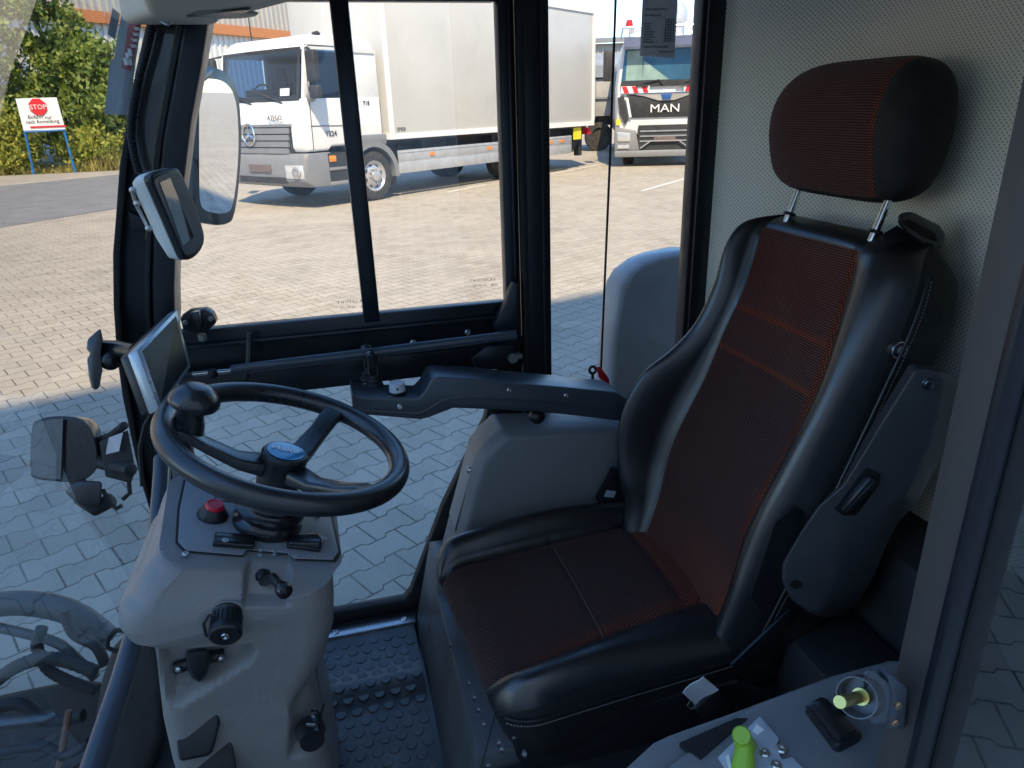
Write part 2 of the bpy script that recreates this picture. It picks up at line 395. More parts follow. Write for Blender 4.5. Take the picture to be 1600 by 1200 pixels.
# the halls
CLAD = mat('corrugated_cladding', (.66, .65, .60), .45, var=.03, vs_=.5)
CLADG = mat('corrugated_cladding_upper', (.42, .39, .34), .5, var=.04, vs_=.5)
CLADO = mat('orange_fascia', (.55, .20, .06), .5, var=.05)
def hall(name, label, a, b, h, depth, ribs, stripe=None, m_up=None, mlow=CLAD, roof_over=.4):
    a, b = V((*a, 0)), V((*b, 0)); d = (b - a); L = d.length; d.normalize(); nn = V((d.y, -d.x, 0))
    t = thing(name, label, 'hall', tuple((a + b) / 2))
    def wall(z0, z1, mt, off=0, nm='wall'):
        w = MB(); k = int(L / ribs); rings = []
        pts = []
        for i in range(k):
            s0 = L * i / k; w4 = L / k
            for q, o_ in ((0, 0), (.5, 0), (.6, .05), (.9, .05)): pts.append(a + d * (s0 + w4 * q) + nn * (o_ + off))
        pts.append(b + nn * off)
        w.loft([[p + V((0, 0, z0)) for p in pts], [p + V((0, 0, z1)) for p in pts]], caps=False, closed=False)
        return w.build(nm, mt, t, smooth=False)
    if stripe:
        wall(.3, stripe, mlow); wall(stripe + .45, h, m_up, .12)
        f = MB(); f.prism([a + nn * .25 + V((0, 0, stripe)), b + nn * .25 + V((0, 0, stripe)), b + nn * .25 + V((0, 0, stripe + .45)), a + nn * .25 + V((0, 0, stripe + .45))], -nn * .25); f.build('fascia', CLADO, t)
    else: wall(.3, h, mlow)
    c = MB(); c.prism([a + nn * .03, b + nn * .03, b + nn * .03 + V((0, 0, .3)), a + nn * .03 + V((0, 0, .3))], -nn * .2); c.build('plinth', KERB, t)
    r = MB(); r.prism([a - d * .3 + nn * roof_over + V((0, 0, h)), b + d * .3 + nn * roof_over + V((0, 0, h)), b + d * .3 - nn * depth + V((0, 0, h + 1.2)), a - d * .3 - nn * depth + V((0, 0, h + 1.2))], (0, 0, .25)); r.build('roof', mat('hall_roof_sheet', (.22, .23, .24), .5), t)
    e_ = MB(); e_.prism([a - nn * .2, a - nn * depth, b - nn * depth, b - nn * .2], (0, 0, h)); e_.build('body', mlow, t)
    return t
s1, s2 = W(165, 20, D=30), W(400, 48, D=37)
dd = (s2 - s1); dd.z = 0; dd.normalize(); s1.z = 0
aa = s1 - dd * 40; bb = s1 + dd * 24
hall('industrial_hall', 'long white corrugated hall with an orange fascia behind trees and box truck', (aa.x, aa.y), (bb.x, bb.y), 14, 20, .34, 5.3, CLADG)
hall('industrial_hall', 'low grey hall with dark roof edge between box truck and lorry', (12.0, 47), (30, 40), 5.0, 14, .3, mlow=mat('grey_cladding', (.38, .38, .36), .6, var=.05))
# the tall workshop that stands behind the photographer and shades the near yard
SHL = 16.0   # length of its shadow; the shadow edge runs through (0, 4.88) with slope .31
wy = 4.88 - SHL * (.99 - .31 * .13)
wa, wb = V((-60, wy - 60 * .31, 0)), V((90, wy + 90 * .31, 0))
HS = SHL * math.tan(SUN_EL)
dw = (wb - wa).normalized(); nw = V((-dw.y, dw.x, 0))
t = thing('workshop_building', 'tall pale workshop building that shades the near part of the yard', 'building', tuple((wa + wb) / 2))
w = MB(); w.prism([wa, wb, wb - nw * 12, wa - nw * 12], (0, 0, HS)); w.build('wall', mat('pale_render', (.72, .70, .66), .8, var=.04, vs_=.4), t)
w = MB(); w.prism([wa + nw * .0 + V((0, 0, HS)), wb + V((0, 0, HS)), wb - nw * 12 + V((0, 0, HS)), wa - nw * 12 + V((0, 0, HS))], (0, 0, .05)); w.build('roof', mat('hall_roof_sheet', (.22, .23, .24), .5), t)

# ------------------------------------------------------------------ trees and undergrowth on the left
def leafmat(name, c, c2):
    m = bpy.data.materials.new(name); m.use_nodes = True; t = m.node_tree; p = t.nodes['Principled BSDF']
    g_ = N(t, 'ShaderNodeNewGeometry'); co = N(t, 'ShaderNodeTexCoord').outputs['Object']
    f = math_(t, 'ADD', math_(t, 'MULTIPLY', g_.outputs['Random Per Island'], .7), math_(t, 'MULTIPLY', noise(t, co, 1.2, 3), .5))
    cc = mixc(t, ramp(t, f, .2, .95), c, c2)
    t.links.new(cc, p.inputs['Base Color']); p.inputs['Roughness'].default_value = .55
    tl = N(t, 'ShaderNodeBsdfTranslucent'); t.links.new(cc, tl.inputs[0])
    mx = N(t, 'ShaderNodeMixShader'); mx.inputs[0].default_value = .35
    t.links.new(p.outputs[0], mx.inputs[1]); t.links.new(tl.outputs[0], mx.inputs[2])
    t.links.new(mx.outputs[0], [n for n in t.nodes if n.type == 'OUTPUT_MATERIAL'][0].inputs[0]); return m
LF = leafmat('green_leaves', (.07, .14, .025), (.34, .40, .07)); LF2 = leafmat('yellow_green_leaves', (.14, .20, .02), (.52, .50, .08))
BARK = mat('bark', (.10, .08, .06), .9, var=.3, vs_=5)
def leaf(mb, p, s):
    a = V((random.gauss(0, 1), random.gauss(0, 1), random.gauss(0, .6))).normalized(); b = a.orthogonal().normalized()
    b = Matrix.Rotation(random.random() * 6.28, 3, a) @ b; c = a.cross(b)
    mb.add([p - b * s, p + c * s * .5, p + b * s, p - c * s * .5], [(0, 1, 2, 3)])
def tree(name, label, cat, x, y, h, w, n, lm, ls=.10, base=.3):
    t = thing(name, label, cat, (x, y, 0), 'trees and bushes in front of the white hall')
    tk = MB(); tips = []
    top = V((x + random.uniform(-.3, .3), y, h * .8))
    tk.tube([(x, y, -.05), (x + .05, y, h * .25), lerp(V((x, y, h * .3)), top, .5), top], [.09, .075, .05, .015], 8)
    for i in range(34):
        z = (.08 + .84 * (i + random.random()) / 34) * h; q = i * 2.4 + random.random() * .8; r = w * random.uniform(.45, .95) * (1 - .40 * z / h)
        p0 = V((x, y, z)); p1 = V((x + math.cos(q) * r, y + math.sin(q) * r, z + random.uniform(.1, .28) * h))
        tk.tube([p0, lerp(p0, p1, .5) + V((0, 0, .1)), p1], [.035, .022, .008], 6); tips.append((p0, p1))
    tk.build('trunk', BARK, t, doubles=False)
    cr = MB(); cl = []
    for i in range(170):
        p0, p1 = tips[i % 34]; c = lerp(p0, p1, random.uniform(.25, 1.15)) + V((random.gauss(0, .15), random.gauss(0, .15), random.gauss(0, .2)))
        cl.append((c, random.uniform(.16, .42)))
    for i in range(24):
        q = random.random() * 6.28; z = random.uniform(.02, .25) * h; r = w * random.uniform(.2, .8); cl.append((V((x + r * math.cos(q), y + r * math.sin(q), z + .2)), random.uniform(.2, .4)))
    for i in range(n):
        c, s_ = random.choice(cl)
        d = V((random.gauss(0, 1), random.gauss(0, 1), random.gauss(0, .8))) * s_ * .6
        if (c + d).z > base * .1: leaf(cr, c + d, ls * random.uniform(.6, 1.4))
    cr.build('crown', lm, t, doubles=False, smooth=False)
TL = [(-13.5, 27.5, 8.6, 2.0, 'leafy green tree at the far left edge behind the stop sign board'),
      (-11.6, 28.6, 9.4, 2.0, 'tall green tree rising directly above the stop sign board'),
      (-9.8, 28.0, 8.8, 1.9, 'green tree just right of the stop sign board'),
      (-8.2, 28.6, 8.4, 1.7, 'dense green tree between the stop sign board and the windscreen pillar'),
      (-6.7, 28.2, 3.4, 1.2, 'smaller green tree thinning out beside the windscreen pillar')]
for x, y, h, w_, lb in TL: tree('leafy_tree', lb, 'tree', x, y, h, w_, 12500, LF)
for x, y, h, w_, lb in ((-9.3, 26.7, 1.5, .9, 'low yellow-green bush between the blue legs of the stop sign board'), (-7.0, 27.0, 1.0, 1.0, 'low yellowish bush on the verge right of the stop sign board')):
    tree('bush', lb, 'bush', x, y, h, w_, 2600, LF2, .07)
g = MB()
for i in range(9000):
    x = random.uniform(-20, -4.6); y = random.triangular(26.0, 29, 26.3); h = random.uniform(.12, .45) * (1 + .6 * math.sin(x * 1.7))
    a = random.random() * 3.14; d = V((math.cos(a), math.sin(a), 0)) * .02; l = V((random.gauss(0, .1), random.gauss(0, .1), abs(h)))
    g.add([V((x, y, 0)) - d, V((x, y, 0)) + d, V((x, y, 0)) + l], [(0, 1, 2)])
tag(g.build('verge_grass', leafmat('dry_grass', (.20, .20, .05), (.52, .42, .14)), doubles=False, smooth=False), 'dry yellow-green grass along the road edge', 'grass', kind='stuff')

# stop board
SBLUE = mat('blue_steel', (.02, .16, .42), .4); INK = mat('black_ink', (.02, .02, .025), .6); SRED = mat('sign_red', (.70, .02, .03), .45); SWH = mat('sign_white', (.82, .82, .80), .5, var=.02)
Ys = 25.9
t = thing('stop_sign_board', 'white sign board with red STOP octagon on blue legs before the trees', 'sign', tuple(W(77, 262, Y=Ys).xy) + (0,))
c4 = [W(x, y, Y=Ys) for x, y in ((24, 154), (88, 152), (102, 202), (37, 204))]
b_ = MB(); b_.prism(c4, (0, .03, 0)); b_.build('board', SWH, t)
xd = (c4[1] - c4[0]).normalized(); yd = (c4[0] - c4[3]); yd = (yd - xd * yd.dot(xd)).normalized()
o_ = W(59, 167, Y=Ys - .03)
k = MB(); k.prism([o_ + (xd * math.cos(q) + yd * math.sin(q)) * .25 for q in [R(22.5 + 45 * i) for i in range(8)]], (0, .02, 0)); k.build('stop_octagon', SRED, t)
text('lettering', 'STOP', .19, o_ - xd * .22 - yd * .065 + V((0, -.006, 0)), xd, yd, SWH, t)
text('lettering', 'Einfahrt', .15, W(44, 186, Y=Ys - .01), xd, yd, INK, t, squeeze=.9); text('lettering', 'nur', .15, W(70.5, 186, Y=Ys - .01), xd, yd, INK, t, squeeze=.9)
text('lettering', 'nach Anmeldung', .15, W(41, 193.5, Y=Ys - .01), xd, yd, INK, t, squeeze=.9)
k = MB(); a_ = W(47, 197.5, Y=Ys - .02); k.prism([a_, a_ + xd * .98, a_ + xd * .98 - yd * .05, a_ - yd * .05], (0, .015, 0)); k.build('red_bar', SRED, t)
for a, b in (((39, 204), (53, 272)), ((99, 200), (116, 263))):
    l = MB(); p, q = W(*a, Y=Ys + .05), W(*b, Y=Ys + .05); q.z = 0; l.tube([p + V((0, 0, .1)), q], .035, 8); l.build('leg', SBLUE, t)
l = MB(); l.tube([W(38, 206, Y=Ys + .02), W(101, 203, Y=Ys + .02)], .035, 8); l.build('crossbar', SBLUE, t)

# ================================================================== BOX TRUCK
AZ = R(51)
te = V((math.sin(AZ), math.cos(AZ), 0)); tm = V((math.cos(AZ), -math.sin(AZ), 0))
# local truck axes: x = towards the rear, y = towards the far side, z up
TM = Matrix((te, -tm, V((0, 0, 1)))).transposed().to_4x4(); TM.translation = V((.94, 13.49, 0))
def TW(x, y, z): return TM @ V((x, y, z))
tr = thing('box_truck', 'white box truck with grey grille and long plain box body parked across the yard', 'truck', tuple(TW(0, 1.15, 0)))
def wheel(T, c, r, w, parent, hub=RIM, side=-1):
    """tyre + rim, axis along local y"""
    wt = MB(T); x, y, z = c; s_ = side
    wt.lathe((x, y, z), (0, s_, 0), [(r * .62, -w), (r * .9, -w), (r, -w * .85), (r, -.04), (r * .96, 0), (r * .8, .015), (r * .62, 0), (r * .6, -w * .5)], 40)
    o = wt.build('wheel', TYRE, parent)
    rm = MB(T); rm.lathe((x, y, z), (0, s_, 0), [(0, -w * .9), (r * .6, -w * .9), (r * .62, -.005), (r * .585, -.005), (r * .55, -.03), (r * .46, -.05), (r * .36, -.012), (r * .30, -.01), (r * .22, -.02), (r * .20, .045), (r * .14, .055), (0, .055)], 40)
    for i in range(10):
        q = i * math.pi / 5; rm.lathe((x + math.cos(q) * r * .3, y + s_ * -.012, z + math.sin(q) * r * .3), (0, s_, 0), [(0, 0), (.016, 0), (.016, .03), (0, .03)], 8)
    h = rm; rm.mi = 1
    for i in range(8):
        q = i * math.pi / 4 + .3; rm.lathe((x + math.cos(q) * r * .41, y + s_ * -.034, z + math.sin(q) * r * .41), (0, s_, 0), [(0, 0), (.032, 0), (.032, .006), (0, .006)], 10)
    rm.build('rim', [hub, TDARK], o)
CW, X0, X1 = 2.3, -1.42, .30   # cab width, front, rear
# cab shell: side profile lofted across the width
prof = [(X1, 1.02), (X1, 2.2), (X1 - .12, 2.62), (X1 - .3, 2.70), (-.95, 2.70), (-1.16, 2.58), (-1.22, 2.48), (-1.36, 1.76), (-1.42, 1.66), (-1.44, 1.0), (-1.40, .92), (-.98, .92), (-.92, .98), (-.60, .98), (-.5, 1.02)]
cb = MB(TM)
rings = []
for yy, k in ((0.0, .965), (.03, .99), (.10, 1.0), (1.15, 1.0), (2.2, 1.0), (2.27, .99), (2.3, .965)):
    cx, cz = -.55, 1.7; bow = .07 * (1 - ((yy - 1.15) / 1.15) ** 2)
    rings.append([(cx + (x - cx) * k - (bow if x < -1 else 0), yy, cz + (z - cz) * k) for x, z in prof])
def cabpart(pr):
    mb = MB(TM); rr = []
    for yy, k in ((0.0, .965), (.03, .99), (.10, 1.0), (.6, 1), (1.15, 1.0), (1.7, 1), (2.2, 1.0), (2.27, .99), (2.3, .965)):
        cx, cz = -.55, 1.7; bow = .07 * (1 - ((yy - 1.15) / 1.15) ** 2)
        rr.append([(cx + (x - cx) * k - (bow if x < -1 else 0), yy, cz + (z - cz) * k) for x, z in pr])
    return mb.loft(rr)
cabpart([(X1, 1.02), (X1, 1.74), (-1.355, 1.74), (-1.42, 1.66), (-1.44, 1.0), (-1.40, .92), (-.98, .92), (-.92, .98), (-.60, .98), (-.5, 1.02)]).build('cab', WHITE, tr, bev=.02, seg=3, ang=40)
cabpart([(X1 - .02, 2.46), (X1 - .12, 2.62), (X1 - .3, 2.70), (-.95, 2.70), (-1.16, 2.58), (-1.24, 2.46), (-1.18, 2.46)]).build('cab_roof', WHITE, tr, bev=.015, seg=3, ang=40)
for y0_ in (.02, 2.22):
    k = MB(TM); k.prism([(-.42, y0_, 1.72), (-.38, y0_, 2.48), (X1 - .02, y0_, 2.48), (X1, y0_, 1.72)], (0, .06, 0)); k.build('rear_quarter', WHITE, tr, bev=.01)
    k = MB(TM); k.prism([(-1.37, y0_, 1.72), (-1.23, y0_, 2.48), (-1.13, y0_, 2.48), (-1.24, y0_, 1.72)], (0, .06, 0)); k.build('front_pillar', WHITE, tr, bev=.008)
k = MB(TM); k.box((X1 - .06, .06, 1.7), (X1 - .02, 2.24, 2.48)); k.build('rear_wall', mat('cab_lining', (.20, .20, .21), .8), tr)
k = MB(TM); k.box((-1.30, .12, 1.70), (-1.0, 2.18, 1.80)); k.box((-1.12, 1.35, 1.78), (-.95, 1.9, 1.92)); k.build('dashboard', TDARK, tr, bev=.02)
for y0_ in (.35, 1.55):
    k = MB(TM); k.box((-.45, y0_, 1.2), (-.30, y0_ + .5, 2.05)); k.box((-.43, y0_ + .14, 2.05), (-.33, y0_ + .36, 2.28)); k.build('cab_seat', TDARK, tr, bev=.03)
k = MB(TM); ringm_pts = [(-.98 + .10 * math.cos(q) * .3, 1.72 - 1.1 + 1.0 + .21 * math.sin(q), 1.90 + .21 * math.cos(q) * .5) for q in [2 * math.pi * i / 20 for i in range(20)]]
k.tube(ringm_pts, .015, 6, closed=True); k.build('cab_steering_wheel', TDARK, tr)
TGL = glass('truck_window_glass_clear', (.42, .60, .80), 2.2)
k = MB(TM)  # windscreen with dark surround
k.add([(-1.475, .13, 1.72), (-1.475, 2.17, 1.72), (-1.32, 2.12, 2.47), (-1.32, .18, 2.47)], [(0, 1, 2, 3)])
bwx = lambda z: -1.36 - (1.76 - z) / (1.76 - 2.48) * -.14
def wsp(y, z, off): return (bwx(z) - .07 * (1 - ((y - 1.15) / 1.15) ** 2) - off, y, z)
def wspatch(y0, y1, z0, z1, off, n=8):
    mb = MB(TM); rings = [[wsp(lerp(y0, y1, i / n), z, off) for i in range(n + 1)] for z in (z0, z1)]
    mb.loft(rings, caps=False, closed=False); return mb
wspatch(.09, 2.21, 1.64, 1.77, .012).build('windscreen_surround', TDARK, tr)
wspatch(.09, 2.21, 2.44, 2.50, .012).build('windscreen_surround', TDARK, tr)
wspatch(.09, .16, 1.77, 2.44, .012).build('windscreen_surround', TDARK, tr)
wspatch(2.14, 2.21, 1.77, 2.44, .012).build('windscreen_surround', TDARK, tr)
o = wspatch(.12, 2.18, 1.74, 2.47, .009).build('windscreen', TGL, tr)
wspatch(.95, 2.02, 1.86, 2.34, .026).build('reflection_panel', mat('cab_rear_window_view', (.50, .50, .47), .3, var=.02), o) if False else None
wspatch(.30, .52, 1.79, 1.90, .026).build('windscreen_label', SWH, o)
for ya, yb in ((.45, 1.1), (1.25, 1.9)):
    wp = MB(TM); p0, p1 = V(wsp(ya, 1.68, .04)), V(wsp(yb, 1.86, .035)); wp.tube([p0, p1], .014, 6); wp.tube([V(wsp(yb - .35, 1.78, .03)), V(wsp(yb + .15, 1.93, .03))], .01, 6); wp.build('wiper', TDARK, tr)
# grille
def fx(y): return -1.44 - .07 * (1 - ((y - 1.15) / 1.15) ** 2)
def fpatch(y0, y1, z0, z1, off, th=.03, n=8):
    mb = MB(TM); mb.loft([[(fx(lerp(y0, y1, i / n)) - off, lerp(y0, y1, i / n), z) for i in range(n + 1)] + [(fx(lerp(y0, y1, i / n)) - off + th, lerp(y0, y1, i / n), z) for i in range(n, -1, -1)] for z in (z0, z1)]); return mb
gr = fpatch(.30, 2.0, .86, 1.34, .004).build('grille', TDARK, tr)
for i in range(4): fpatch(.33 + .02 * (3 - i), 1.97 - .02 * (3 - i), .90 + i * .105, .985 + i * .105, .03, .04).build('grille_bar', TGREY, gr)
fpatch(.28, 2.02, 1.32, 1.36, .012).build('grille_edge', TGREY, gr)
em = MB(TM); c = (fx(1.15) - .045, 1.35, 1.2)
def ringm(mb, c, ax, r, rt, n=28):
    ax = V(ax).normalized(); a = ax.orthogonal().normalized(); b = ax.cross(a); mb.tube([V(c) + (a * math.cos(q) + b * math.sin(q)) * r for q in [2 * math.pi * i / n for i in range(n)]], rt, 8, closed=True)
ringm(em, c, (1, 0, 0), .17, .017)
for i in range(3):
    q = R(90 + 120 * i); d = V((0, math.cos(q), math.sin(q))); e_ = V((0, -d.z, d.y))
    em.add([V(c) + d * .16, V(c) + e_ * .03 + V((.0, 0, 0)), V(c) - e_ * .03, V(c) + V((-.03, 0, 0))], [(0, 1, 3), (0, 3, 2)])
em.build('star_emblem', CHROME, tr, doubles=False)
DK = mat('dark_badge', (.08, .08, .09), .3, .6)
text('badge_lettering', 'ATEGO', .13, TM @ V((fx(.9) - .012, .82, 1.43)), -(-tm), (0, 0, 1), DK, tr, .006) if False else None
ydir = tm  # image-right on the front face
text('badge_lettering', 'ATEGO', .115, TM @ V((fx(.78) - .03, .80, 1.42)), ydir, (0, 0, 1), DK, tr, .004)
text('badge_lettering', '1224', .12, TM @ V((-1.02, -.008, 1.15)), te, (0, 0, 1), DK, tr, .004)
text('badge_lettering', '718', .10, TM @ V((-.13, -.008, 1.62)), te, (0, 0, 1), DK, tr, .003)
# bumper
bp = MB(TM); rings = []
bprof = [(-.72, .34), (-1.40, .36), (-1.50, .46), (-1.50, .78), (-1.46, .90), (-.95, .90), (-.86, .66), (-.72, .55)]
for yy in (0, .04, .35, 1.15, 1.95, 2.26, 2.3):
    k_ = .07 * (1 - ((yy - 1.15) / 1.15) ** 2); rings.append([(x - (k_ if x < -1.2 else 0) + (.05 if yy in (0, 2.3) and x < -1.3 else 0), yy, z) for x, z in bprof])
bp.loft(rings); bo = bp.build('bumper', TGREY, tr, bev=.02, seg=2)
def bpatch(y0, y1, z0, z1, off, th=.03): 
    n = 6; mb = MB(TM); f_ = lambda y: -1.50 - .07 * (1 - ((y - 1.15) / 1.15) ** 2)
    mb.loft([[(f_(lerp(y0, y1, i / n)) - off, lerp(y0, y1, i / n), z) for i in range(n + 1)] + [(f_(lerp(y0, y1, i / n)) - off + th, lerp(y0, y1, i / n), z) for i in range(n, -1, -1)] for z in (z0, z1)]); return mb
bpatch(.5, 1.8, .42, .52, .006).build('air_intake', TDARK, bo)
bpatch(.85, 1.45, .60, .72, .02).build('number_plate', mat('dirty_plate', (.16, .12, .11), .5, var=.5, vs_=40), bo)
for ya, yb in ((.06, .48), (1.82, 2.24)):
    h = bpatch(ya, yb, .50, .72, .012).build('headlight', LAMP, tr, bev=.02)
    k = MB(TM); k.lathe((-1.55, (ya + yb) / 2 - .08, .61), (-1, 0, 0), [(0, 0), (.08, 0), (.09, .03), (.06, .035), (0, .02)], 20); k.build('reflector', CHROME, h)
k = MB(TM); k.box((-1.0, -.02, .74), (-.86, .01, .84)); k.build('indicator_light', ORG, tr, bev=.01)
# wheel arch, step, door
k = MB(TM); k.box((-1.02, -.004, .40), (-.55, .30, .88)); k.build('step_well', TDARK, tr)
k = MB(TM); k.box((-1.04, -.03, .36), (-.52, .2, .42)); k.box((-1.02, -.02, .60), (-.56, .2, .65)); k.build('step', TGREY, tr, bev=.008)
def arch(cx, r0, r1, y0, y1, a0, a1, mt, nm, n=14):
    mb = MB(TM); rings = []
    for i in range(n + 1):
        q = R(lerp(a0, a1, i / n)); rings.append([(cx + math.cos(q) * r, y, .43 + math.sin(q) * r) for r, y in ((r0, y0), (r1, y0), (r1, y1), (r0, y1))])
    mb.loft(rings); return mb.build(nm, mt, tr)
arch(0, .50, .60, -.03, .4, -5, 185, TGREY, 'wheel_arch')
k = MB(TM); k.box((-.55, -.02, .95), (.36, .3, 1.14)); k.build('rear_fender', TGREY, tr, bev=.03)
k = MB(TM); k.box((.50, 0, .22), (.53, .42, .62)); k.build('mud_flap', TDARK, tr)
ds = MB(TM); ds.prism([(-1.19, -.006, 1.80), (-1.12, -.006, 2.46), (-.46, -.006, 2.46), (-.40, -.006, 1.92), (-.55, -.006, 1.86), (-.9, -.006, 1.80)], (0, .02, 0))
dg_ = ds.build('side_window', TGL, tr)
ds = MB(TM); ds.prism([(-1.24, 2.29, 1.74), (-1.14, 2.29, 2.47), (-.40, 2.29, 2.47), (-.42, 2.29, 1.74)], (0, .01, 0)); ds.build('side_window', TGL, tr)
k = MB(TM)
for p, q in (((-1.30, .95), (-1.24, 2.52)), ((-.36, 1.0), (-.38, 2.52)), ((-1.24, 2.52), (-.38, 2.52)), ((-1.3, 1.32), (-.36, 1.30))):
    k.tube([(p[0], -.004, p[1]), (q[0], -.004, q[1])], .006, 6)
k.box((-.56, -.03, 1.55), (-.42, 0, 1.60)); k.build('door_seams', TDARK, tr)
def mirror(c, w, h, parent, nm='mirror'):
    mb = MB(TM); x, y, z = c; mb.box((x - .06, y - w / 2, z - h / 2), (x + .06, y + w / 2, z + h / 2)); return mb.build(nm, TGREY if False else TDARK, parent, bev=.04, seg=3)
mirror((-1.32, -.24, 2.20), .22, .46, tr); mirror((-1.30, -.22, 1.83), .22, .2, tr); mirror((-1.30, 2.52, 2.2), .22, .5, tr)
k = MB(TM); k.tube([(-1.2, 0, 2.48), (-1.32, -.2, 2.45), (-1.33, -.23, 2.0), (-1.3, -.2, 1.75), (-1.25, 0, 1.72)], .022, 8); k.build('mirror_arm', TDARK, tr); k = MB(TM); k.tube([(-1.2, 2.3, 2.48), (-1.32, 2.5, 2.45), (-1.3, 2.5, 1.8), (-1.25, 2.3, 1.75)], .02, 8); k.build('mirror_arm', TDARK, tr)
k = MB(TM); k.ball((-1.28, -.08, 1.76), .08); k.build('kerb_mirror', TGREY, tr)
k = MB(TM); k.lathe((-.92, .1, 2.66), (0, -1, .2), [(0, 0), (.07, 0), (.06, .08), (0, .1)], 12); k.build('roof_lamp', TDARK, tr)
k = MB(TM); k.lathe((-.9, 1.8, 2.69), (0, 0, 1), [(.012, 0), (.012, .3), (.004, .55)], 6); k.build('aerial', TDARK, tr)
# box body
bx = MB(TM); bx.box((.42, -.06, 1.07), (7.62, 2.42, 3.66)); box = bx.build('box_body', BOXW, tr, bev=.015)
k = MB(TM)
for z0, z1 in ((1.03, 1.13), (3.58, 3.69)):
    k.box((.40, -.085, z0), (7.64, -.055, z1))
for x0 in (.40, 7.55): k.box((x0, -.085, 1.13), (x0 + .1, -.055, 3.58))
k.box((.395, -.08, 1.03), (.425, 2.44, 1.13)); k.box((.395, -.08, 3.58), (.425, 2.44, 3.69)); k.build('edge_trim', WHITE, box)
text('maker_plate', 'SPIER', .10, TM @ V((.58, -.064, 1.16)), te, (0, 0, 1), INK, box, .002) 
k = MB(TM); k.box((.3, .35, .75), (7.4, .55, 1.0)); k.box((.3, 1.75, .75), (7.4, 1.95, 1.0)); k.box((.45, .1, .98), (7.55, 2.3, 1.06))
for x in (1.4, 2.4, 3.6, 5.5, 6.8): k.box((x, .1, .80), (x + .08, 2.3, .98))
k.box((1.2, .3, .45), (2.0, .9, .85)); k.tube([(.9, .3, .9), (1.6, .32, .78), (2.2, .3, .9)], .03, 8); k.build('chassis', TDARK, tr)
for (xa, xb) in ((.58, 3.75), (4.75, 6.6)):
    sk = MB(TM); sk.box((xa, -.05, .64), (xb, -.02, .83)); sk.box((xa, -.05, .42), (xb, -.02, .61)); sk.box((xa, -.045, .60), (xb, -.03, .65)); sk.box((xa, -.058, .78), (xb, -.045, .80)); s_ = sk.build('side_skirt', mat('skirt_aluminium', (.45, .46, .48), .45, .3), tr, bev=.006)
    for x in (xa + .85, xb - .5):
        k = MB(TM); k.box((x, -.07, .69), (x + .12, -.05, .75)); k.build('marker_light', ORG, s_)
wheel(TM, (0, 0, .43), .43, .27, tr); wheel(TM, (0, 2.3, .43), .43, .27, tr, side=1); wheel(TM, (4.25, .02, .43), .43, .5, tr); wheel(TM, (4.25, 2.28, .43), .43, .5, tr, side=1)
k = MB(TM); k.box((6.9, .3, .45), (7.5, 2.0, .60)); k.box((7.35, .2, .3), (7.5, .35, .9)); k.prism([(6.7, .1, .5), (7.3, .1, 1.0), (7.45, .1, 1.0), (6.9, .1, .42)], (0, .12, 0)); k.box((6.9, .4, .5), (7.7, .6, .75)); k.box((7.5, .3, .55), (7.65, 1.9, .7)); k.build('tail_lift', TDARK, tr)
k = MB(TM); k.box((6.75, -.02, .72), (7.1, 0, 1.0)); k.build('hazard_flag', mat('yellow_flag', (.75, .65, .03), .5), tr)
k = MB(TM); k.box((7.45, .0, .82), (7.62, .25, .98)); k.build('tail_light', RED, tr)

# ================================================================== CRANE / TIPPER LORRY seen from the front
AZ2 = R(21)
e2 = V((math.sin(AZ2), math.cos(AZ2), 0)); m2 = V((math.cos(AZ2), -math.sin(AZ2), 0))
QM = Matrix((m2, e2, V((0, 0, 1)))).transposed().to_4x4(); QM.translation = V((8.55, 17.5, 0))
ln = thing('lorry', 'white lorry with grey bumper, black grille and red-white warning stripes facing the camera', 'lorry', (8.55, 17.5, 0))
cp = [(-1.17, .78), (-1.22, 1.1), (-1.22, 1.95), (-1.15, 2.75), (-1.02, 3.05), (1.02, 3.05), (1.15, 2.75), (1.22, 1.95), (1.22, 1.1), (1.17, .78)]
k = MB(QM); k.loft([[(x * f_, yy, z) for x, z in cp] for yy, f_ in ((0.03, .97), (.10, 1), (2.0, 1), (2.05, .99))]); k.build('cab', WHITE, ln, bev=.03, seg=3)
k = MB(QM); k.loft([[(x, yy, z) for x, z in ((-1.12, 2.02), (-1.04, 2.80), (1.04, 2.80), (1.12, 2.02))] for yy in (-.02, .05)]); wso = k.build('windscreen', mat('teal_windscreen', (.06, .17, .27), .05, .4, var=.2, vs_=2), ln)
k = MB(QM); k.prism([(-1.14, -.03, 1.90), (1.14, -.03, 1.90), (1.12, -.03, 2.04), (-1.12, -.03, 2.04)], (0, .05, 0)); k.build('windscreen_base', TDARK, ln)
k = MB(QM); k.prism([(-1.02, -.03, 2.05), (-.98, -.03, 2.72), (-.62, -.03, 2.72), (-.60, -.03, 2.05)], (0, .01, 0)); k.prism([(-.6, -.03, 2.05), (-.58, -.03, 2.5), (.05, -.03, 2.05)], (0, .01, 0)); k.build('painted_view', mat('pale_green_view', (.25, .36, .33), .2, var=.2, vs_=3), wso)  # pale patches painted on for what shows in the opaque windscreen
for a, b in ((-.75, -.2), (.25, .8)): k = MB(QM); k.tube([(a, -.06, 1.95), (b, -.06, 2.05), (b + .1, -.06, 1.93)], .016, 6); k.box((a, -.07, 1.9), (a + .3, -.03, 1.96)); k.build('wiper', TDARK, ln)
k = MB(QM); k.loft([[(x, y, z) for y, z in ((-.02, 2.80), (-.30, 2.74), (-.30, 2.80), (-.10, 3.02), (.05, 3.02))] for x in (-1.08, 1.08)]); k.build('sun_visor', mat('tinted_visor', (.10, .11, .15), .15), ln)
k = MB(QM)
for x in (-.95, -.35, .35, .95): k.tube([(x, 0, 2.98), (x, .1, 3.25)], .02, 6)
